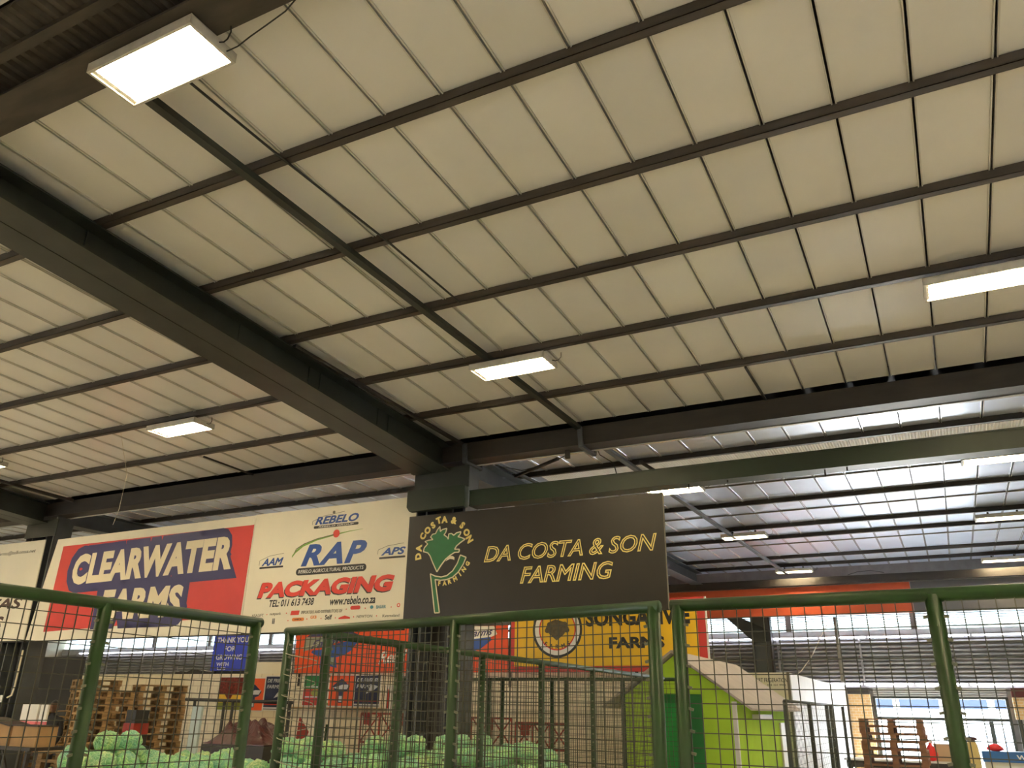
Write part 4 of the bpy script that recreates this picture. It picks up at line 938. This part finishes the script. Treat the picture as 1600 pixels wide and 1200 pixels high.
# cold store
t = thing('cold_store', 'long white cold store with small dark lettering on its cream end, behind the green hut', 'cold store', (-4.2, 25, 0))
MB().box(-5.4, -3.37, 20.4, 20.46, 0, 2.68).build('end_panel', M_CREAM, t)
MB().add([(-5.25, 20.47, 0), (-3.35, 20.47, 0), (-3.2, 29.6, 0), (-5.25, 29.6, 0), (-5.25, 20.47, 2.67), (-3.35, 20.47, 2.67), (-3.2, 29.6, 2.62), (-5.25, 29.6, 2.62)], [(0,3,2,1),(4,5,6,7),(0,1,5,4),(1,2,6,5),(2,3,7,6),(3,0,4,7)]).build('body', M_WHITE, t)
T(t, 'lettering', M_BLACK, ('ART FRIGERATION', -4.12, -3.42, 2.47, 2.56, 20.4), ('083   082 321 9900', -4.05, -3.46, 2.39, 2.43, 20.4), bold=.01)
MB().box(-3.42, -3.36, 20.37, 20.4, 0, 2.69).build('corner_trim', M_GREY, t)
# ------------------------------------------------------------------ things at lower right
t = thing('trestle_table', 'dark table with a white top in front of the bright doorway', 'table', (-1.3, 25, 0))
MB().box(-2.9, -.05, 24.6, 25.4, .71, .75).build('table_top', M_WHITE, t)
MB().box(-2.85, -.1, 24.62, 24.66, .55, .709).build('apron', M_DARK, t)
for x in (-2.8, -.15):
    for y in (24.7, 25.3): MB().box(x-.03, x+.03, y-.03, y+.03, 0, .709).build('leg', M_DARK, t)
prof = [(.03, .0), (.12, .02), (.155, .10), (.14, .2), (.10, .30), (.05, .37), (.03, .40), (.05, .42)]
def lathe(mb, prof_, cx, cy, z0, n=16, sq=1.0):
    vs = []; fs = []
    for r, z in prof_:
        for k in range(n): vs.append((cx + r*math.cos(2*math.pi*k/n)*(1+.06*math.sin(3*k)), cy + r*sq*math.sin(2*math.pi*k/n), z0+z))
    for i in range(len(prof_)-1):
        for k in range(n): fs.append((i*n+k, i*n+(k+1) % n, (i+1)*n+(k+1) % n, (i+1)*n+k))
    fs += [tuple(range(n-1, -1, -1)), tuple(range((len(prof_)-1)*n, len(prof_)*n))]
    return mb.add(vs, fs)
t = thing('red_sack', 'bright red tied sack on the table by the doorway', 'sack', (-.83, 24.9, .751)); lathe(MB(), prof, -.83, 24.9, .751).build('bag', mat('bright_red', rgb(225, 35, 35), rough=.35, bump=.2, scale=20), t, True)
MB().tube([(-.83, 24.9, 1.17), (-.81, 24.9, 1.23)], [.045, .06], 8).build('tied_top', M_WHITE, t)
t = thing('cardboard_box', 'tan cardboard box on the table behind the red sack', 'box', (-.45, 25.1, .751)); MB().box(-.76, -.12, 24.95, 25.35, .751, 1.13).build('carton', mat('tan_card', (.55, .40, .25), rough=.8), t); MB().prism([(-.86, 1.16), (-.76, 1.131), (-.3, 1.131), (-.4, 1.16)], 24.93, 24.95).build('flap', mat('tan_card', (.55, .4, .25)), t)
t = thing('service_counter', 'blue topped cream counter with a white letter W at the bottom right corner', 'counter', (1.2, 25, 0))
MB().box(.30, 2.6, 24.95, 25.6, .78, 1.02).build('blue_fascia', mat('counter_blue', rgb(45, 100, 165), rough=.4), t); MB().box(.33, 2.6, 25.0, 25.6, 0, .779).build('cream_body', M_CREAM, t); MB().box(.55, 2.5, 24.985, 25.0, .1, .70).build('inset_panel', M_WHITE, t)
T(t, 'lettering', M_WHITE, ('W', 1.04, 1.25, .84, .955, 24.95), bold=.03)
o = lathe(MB(), [(.08, 0), (.19, .03), (.18, .08), (.11, .14), (.04, .17)], .62, 25.2, 1.022, 14, .7).build('red_bag', mat('bright_red', rgb(225, 35, 35)), None, True); tag(o, 'small crumpled red bag lying on the blue counter', 'bag')
t = thing('produce_sack', 'yellowish sack with a maroon top standing left of the blue counter', 'sack', (.08, 24.9, 0)); lathe(MB(), [(.1, 0), (.14, .1), (.14, .9), (.12, 1.15), (.08, 1.25)], .12, 24.9, 0.001, 14, .8).build('bag', mat('sack_yellow', (.6, .48, .2), rough=.7, bump=.2), t, True); lathe(MB(), [(.08, 0), (.14, .03), (.12, .07), (.05, .09)], .12, 24.9, 1.252, 12, .7).build('maroon_top', M_MAROON, t, True)
o = MB().box(-2.95, -2.5, 13.2, 13.6, .0, .84).build('low_stand', M_DARK); tag(o, 'low dark stand at the bottom edge in front of the hut', 'stand')
t = thing('dark_box', 'dark blue box at the bottom edge in front of the hut wall', 'box', (-2.7, 13.4, .841)); MB().box(-2.9, -2.55, 13.25, 13.55, .841, 1.0).build('carton', m_navy, t); MB().box(-2.92, -2.53, 13.23, 13.57, 1.001, 1.02).build('lid', M_BLACK, t)

# ------------------------------------------------------------------ things at lower left
t = thing('trestle_bench', 'dark steel bench carrying two brown boxes at the bottom left corner', 'bench', (-13.8, 9.1, 0))
MB().box(-14.6, -13.05, 8.9, 9.5, 1.06, 1.11).build('bench_top', M_DARK, t)
for x in (-14.5, -13.85, -13.15): MB().box(x-.03, x+.03, 8.92, 8.98, 0, 1.06).build('leg', M_DARK, t)
for a, b in ((-14.45, -13.9), (-13.8, -13.2)): MB().bar((a, 8.95, 1.05), (b, 8.95, .2), .03).build('brace', M_DARK, t)
t = thing('brown_box', 'brown box with a raised slanting flap on the bench, left of two', 'box', (-14.15, 9.2, 1.111))
MB().prism([(-14.5, 1.111), (-13.82, 1.111), (-13.82, 1.40), (-14.5, 1.50)], 9.0, 9.35).build('carton', M_CARD, t); MB().prism([(-14.51, 1.502), (-13.80, 1.402), (-13.80, 1.425), (-14.51, 1.53)], 8.97, 9.35).build('flap', M_DARK, t)
t = thing('brown_box', 'brown box on the bench beside the green fence post, right of two', 'box', (-13.42, 9.2, 1.111))
MB().box(-13.74, -13.1, 9.0, 9.35, 1.111, 1.41).build('carton', M_CARD, t); MB().box(-13.75, -13.09, 8.98, 9.35, 1.411, 1.43).build('flap', M_DARK, t)
for k in range(7): dup(pal0, (-13.45, 10.1, .001+k*.1445), .1, 'pale wooden pallet low behind the dark bench at bottom left', 'pallets behind the bench')
m_pink = mat('pink_print', rgb(215, 110, 120), rough=.5)
for i, (x0, x1) in enumerate(((-16.64, -16.14), (-16.07, -15.85))):
    t = thing('display_board', ['white board with a pink lower band behind the brown boxes, wider one', 'narrow white board with a pink lower band beside the standing person'][i], 'board', ((x0+x1)/2, 11, 0))
    MB().box(x0, x1, 11.0, 11.04, 1.42, 1.74).build('white_panel', M_WHITE, t); MB().box(x0, x1, 11.0, 11.04, 1.2, 1.419).build('pink_panel', m_pink, t); MB().box(x0+.1, x0+.15, 11.045, 11.09, 0, 1.7).build('stand', M_DARK, t)
t = thing('wall_notice', 'small red and white notice low on the dark left column', 'notice', (-19.2, 12.0, 1.75)); MB().box(-19.4, -19.18, 12.02, 12.04, 1.75, 1.9).build('red_half', M_RED, t); MB().box(-19.179, -18.98, 12.02, 12.04, 1.75, 1.9).build('white_half', M_WHITE, t)
tag(MB().box(-19.55, -19.2, 12.02, 12.04, 1.2, 1.72).build('white_plate', M_WHITE), 'white plate on the left column under the red and white notice', 'plate')
tag(MB().tube([(-18.62, 12.02, 2.85), (-18.62, 12.02, 2.1), (-18.66, 12.02, 1.9), (-18.8, 12.02, 1.85)], .02, 6).build('cable_pipe', M_STRING), 'pale pipe running down the dark left column', 'pipe')
tag(MB().box(-25, -21.3, 15.5, 15.6, 0, 2.95).build('plain_black_panel', M_BLACK), 'large black panel standing behind the left column and the pallets', 'screen')  # plain black panel in place of an unidentified dark mass

# person
def person(name, loc, rz, label):
    P = {'pelvis': (0, 0, .93), 'waist': (0, 0, 1.10), 'chest': (0, .01, 1.33), 'neck': (0, .02, 1.50), 'headb': (0, .01, 1.58),
         'hl': (-.10, 0, .90), 'kl': (-.11, -.02, .50), 'al': (-.11, .02, .09), 'tl': (-.12, -.15, .035), 'hr': (.10, 0, .90), 'kr': (.12, -.03, .50), 'ar': (.13, .02, .09), 'tr': (.14, -.15, .035),
         'sl': (-.19, .01, 1.42), 'el': (-.25, .0, 1.14), 'wl': (-.23, -.10, .90), 'sr': (.19, .01, 1.42), 'er': (.25, .0, 1.14), 'wr': (.22, -.14, .92)}
    R_ = dict(pelvis=.145, waist=.13, chest=.155, neck=.06, headb=.055, hl=.09, kl=.06, al=.042, tl=.035, hr=.09, kr=.06, ar=.042, tr=.035, sl=.075, el=.048, wl=.032, sr=.075, er=.048, wr=.032)
    E_ = [('pelvis', 'waist'), ('waist', 'chest'), ('chest', 'neck'), ('neck', 'headb'), ('pelvis', 'hl'), ('hl', 'kl'), ('kl', 'al'), ('al', 'tl'), ('pelvis', 'hr'), ('hr', 'kr'), ('kr', 'ar'), ('ar', 'tr'), ('chest', 'sl'), ('sl', 'el'), ('el', 'wl'), ('chest', 'sr'), ('sr', 'er'), ('er', 'wr')]
    def skinned(nm, pts, rad, edges, root, m):
        ks = list(pts); me = bpy.data.meshes.new(nm); me.from_pydata([pts[k] for k in ks], [(ks.index(a), ks.index(b)) for a, b in edges], [])
        o = bpy.data.objects.new(nm, me); COL.objects.link(o)
        sk = o.modifiers.new('skin', 'SKIN'); ss = o.modifiers.new('sub', 'SUBSURF'); ss.levels = ss.render_levels = 2
        if not me.skin_vertices: me.attributes
        for k, v in zip(ks, me.skin_vertices[0].data): v.radius = (rad[k], rad[k]); v.use_root = (k == root)
        dg = bpy.context.evaluated_depsgraph_get(); dg.update(); m2 = bpy.data.meshes.new_from_object(o.evaluated_get(dg)); bpy.data.objects.remove(o)
        for p in m2.polygons: p.use_smooth = True
        m2.materials.clear(); m2.materials.append(m); return m2
    bm_ = None
    # a base mesh with a skin layer, made through bmesh
    def skin_mesh(nm, pts, rad, edges, root, m):
        bm = bmesh.new(); L = bm.verts.layers.skin.verify(); vv = {}
        for k, p in pts.items():
            v = bm.verts.new(p); v[L].radius = (rad[k], rad[k]); v[L].use_root = (k == root); vv[k] = v
        for a, b in edges: bm.edges.new((vv[a], vv[b]))
        me = bpy.data.meshes.new(nm); bm.to_mesh(me); bm.free()
        o = bpy.data.objects.new(nm, me); COL.objects.link(o); o.modifiers.new('skin', 'SKIN'); s_ = o.modifiers.new('sub', 'SUBSURF'); s_.levels = s_.render_levels = 2
        dg = bpy.context.evaluated_depsgraph_get(); dg.update(); m2 = bpy.data.meshes.new_from_object(o.evaluated_get(dg)); bpy.data.objects.remove(o)
        for p in m2.polygons: p.use_smooth = True
        m2.materials.clear(); m2.materials.append(m); return m2
    body = skin_mesh('body', P, R_, E_, 'pelvis', M_CLOTH)
    root = bpy.data.objects.new(name, body); COL.objects.link(root); root.location = loc; root.rotation_euler = (0, 0, rz); tag(root, label, 'person')
    def child(nm, me, m=None):
        o = bpy.data.objects.new(nm, me); COL.objects.link(o); o.parent = root; return o
    bm = bmesh.new(); bmesh.ops.create_uvsphere(bm, u_segments=24, v_segments=16, radius=1)
    for v in bm.verts:
        x, y, z = v.co; k = 1 - .18*max(0, -z)
        v.co = Vector((x*.078*k, y*.098*k - .012*max(0, -z), z*.12))
        if y < -.85 and -.25 < z < .2 and abs(x) < .3: v.co.y -= .02
        if abs(x) > .93 and abs(z) < .25: v.co.x *= 1.12
    me = bpy.data.meshes.new('head'); bm.to_mesh(me); bm.free(); me.materials.append(M_SKIN)
    for p in me.polygons: p.use_smooth = True
    h = child('head', me); h.location = (0, 0, 1.68)
    bm = bmesh.new(); bmesh.ops.create_uvsphere(bm, u_segments=20, v_segments=12, radius=1)
    for v in list(bm.verts):
        x, y, z = v.co; v.co = Vector((x*.084, y*.104+.006, z*.128 if z > -.2 else z*.09))
    bmesh.ops.delete(bm, geom=[v for v in bm.verts if v.co.y < -.05 and v.co.z < .055], context='VERTS')
    me = bpy.data.meshes.new('hair'); bm.to_mesh(me); bm.free(); me.materials.append(M_BLACK); hh_ = child('hair', me); hh_.location = (0, 0, 1.69)
    for side in (-1, 1):
        wx, wy, wz = P['wl'] if side < 0 else P['wr']
        pts = {'w': (wx, wy, wz+.01), 'p': (wx, wy-.02, wz-.07)}; rad = {'w': .025, 'p': .03}; ed = [('w', 'p')]
        for k in range(4):
            ox = -.028 + .019*k; l = (.06, .072, .068, .052)[k]
            pts[f'a{k}'] = (wx + ox*.5, wy-.03+ox, wz-.105); pts[f'b{k}'] = (wx + ox*.5 - side*.012, wy-.04+ox, wz-.105-l); rad[f'a{k}'] = .009; rad[f'b{k}'] = .007; ed += [('p', f'a{k}'), (f'a{k}', f'b{k}')]
        pts['t0'] = (wx - side*.03, wy-.045, wz-.06); pts['t1'] = (wx - side*.038, wy-.06, wz-.105); rad['t0'] = .011; rad['t1'] = .008; ed += [('w', 't0'), ('t0', 't1')]
        child('hand', skin_mesh('hand', pts, rad, ed, 'w', M_SKIN))
    return root
person('person', (-17.3, 12.15, .0), .5, 'person in dark clothes standing by the dim pallets at far left')
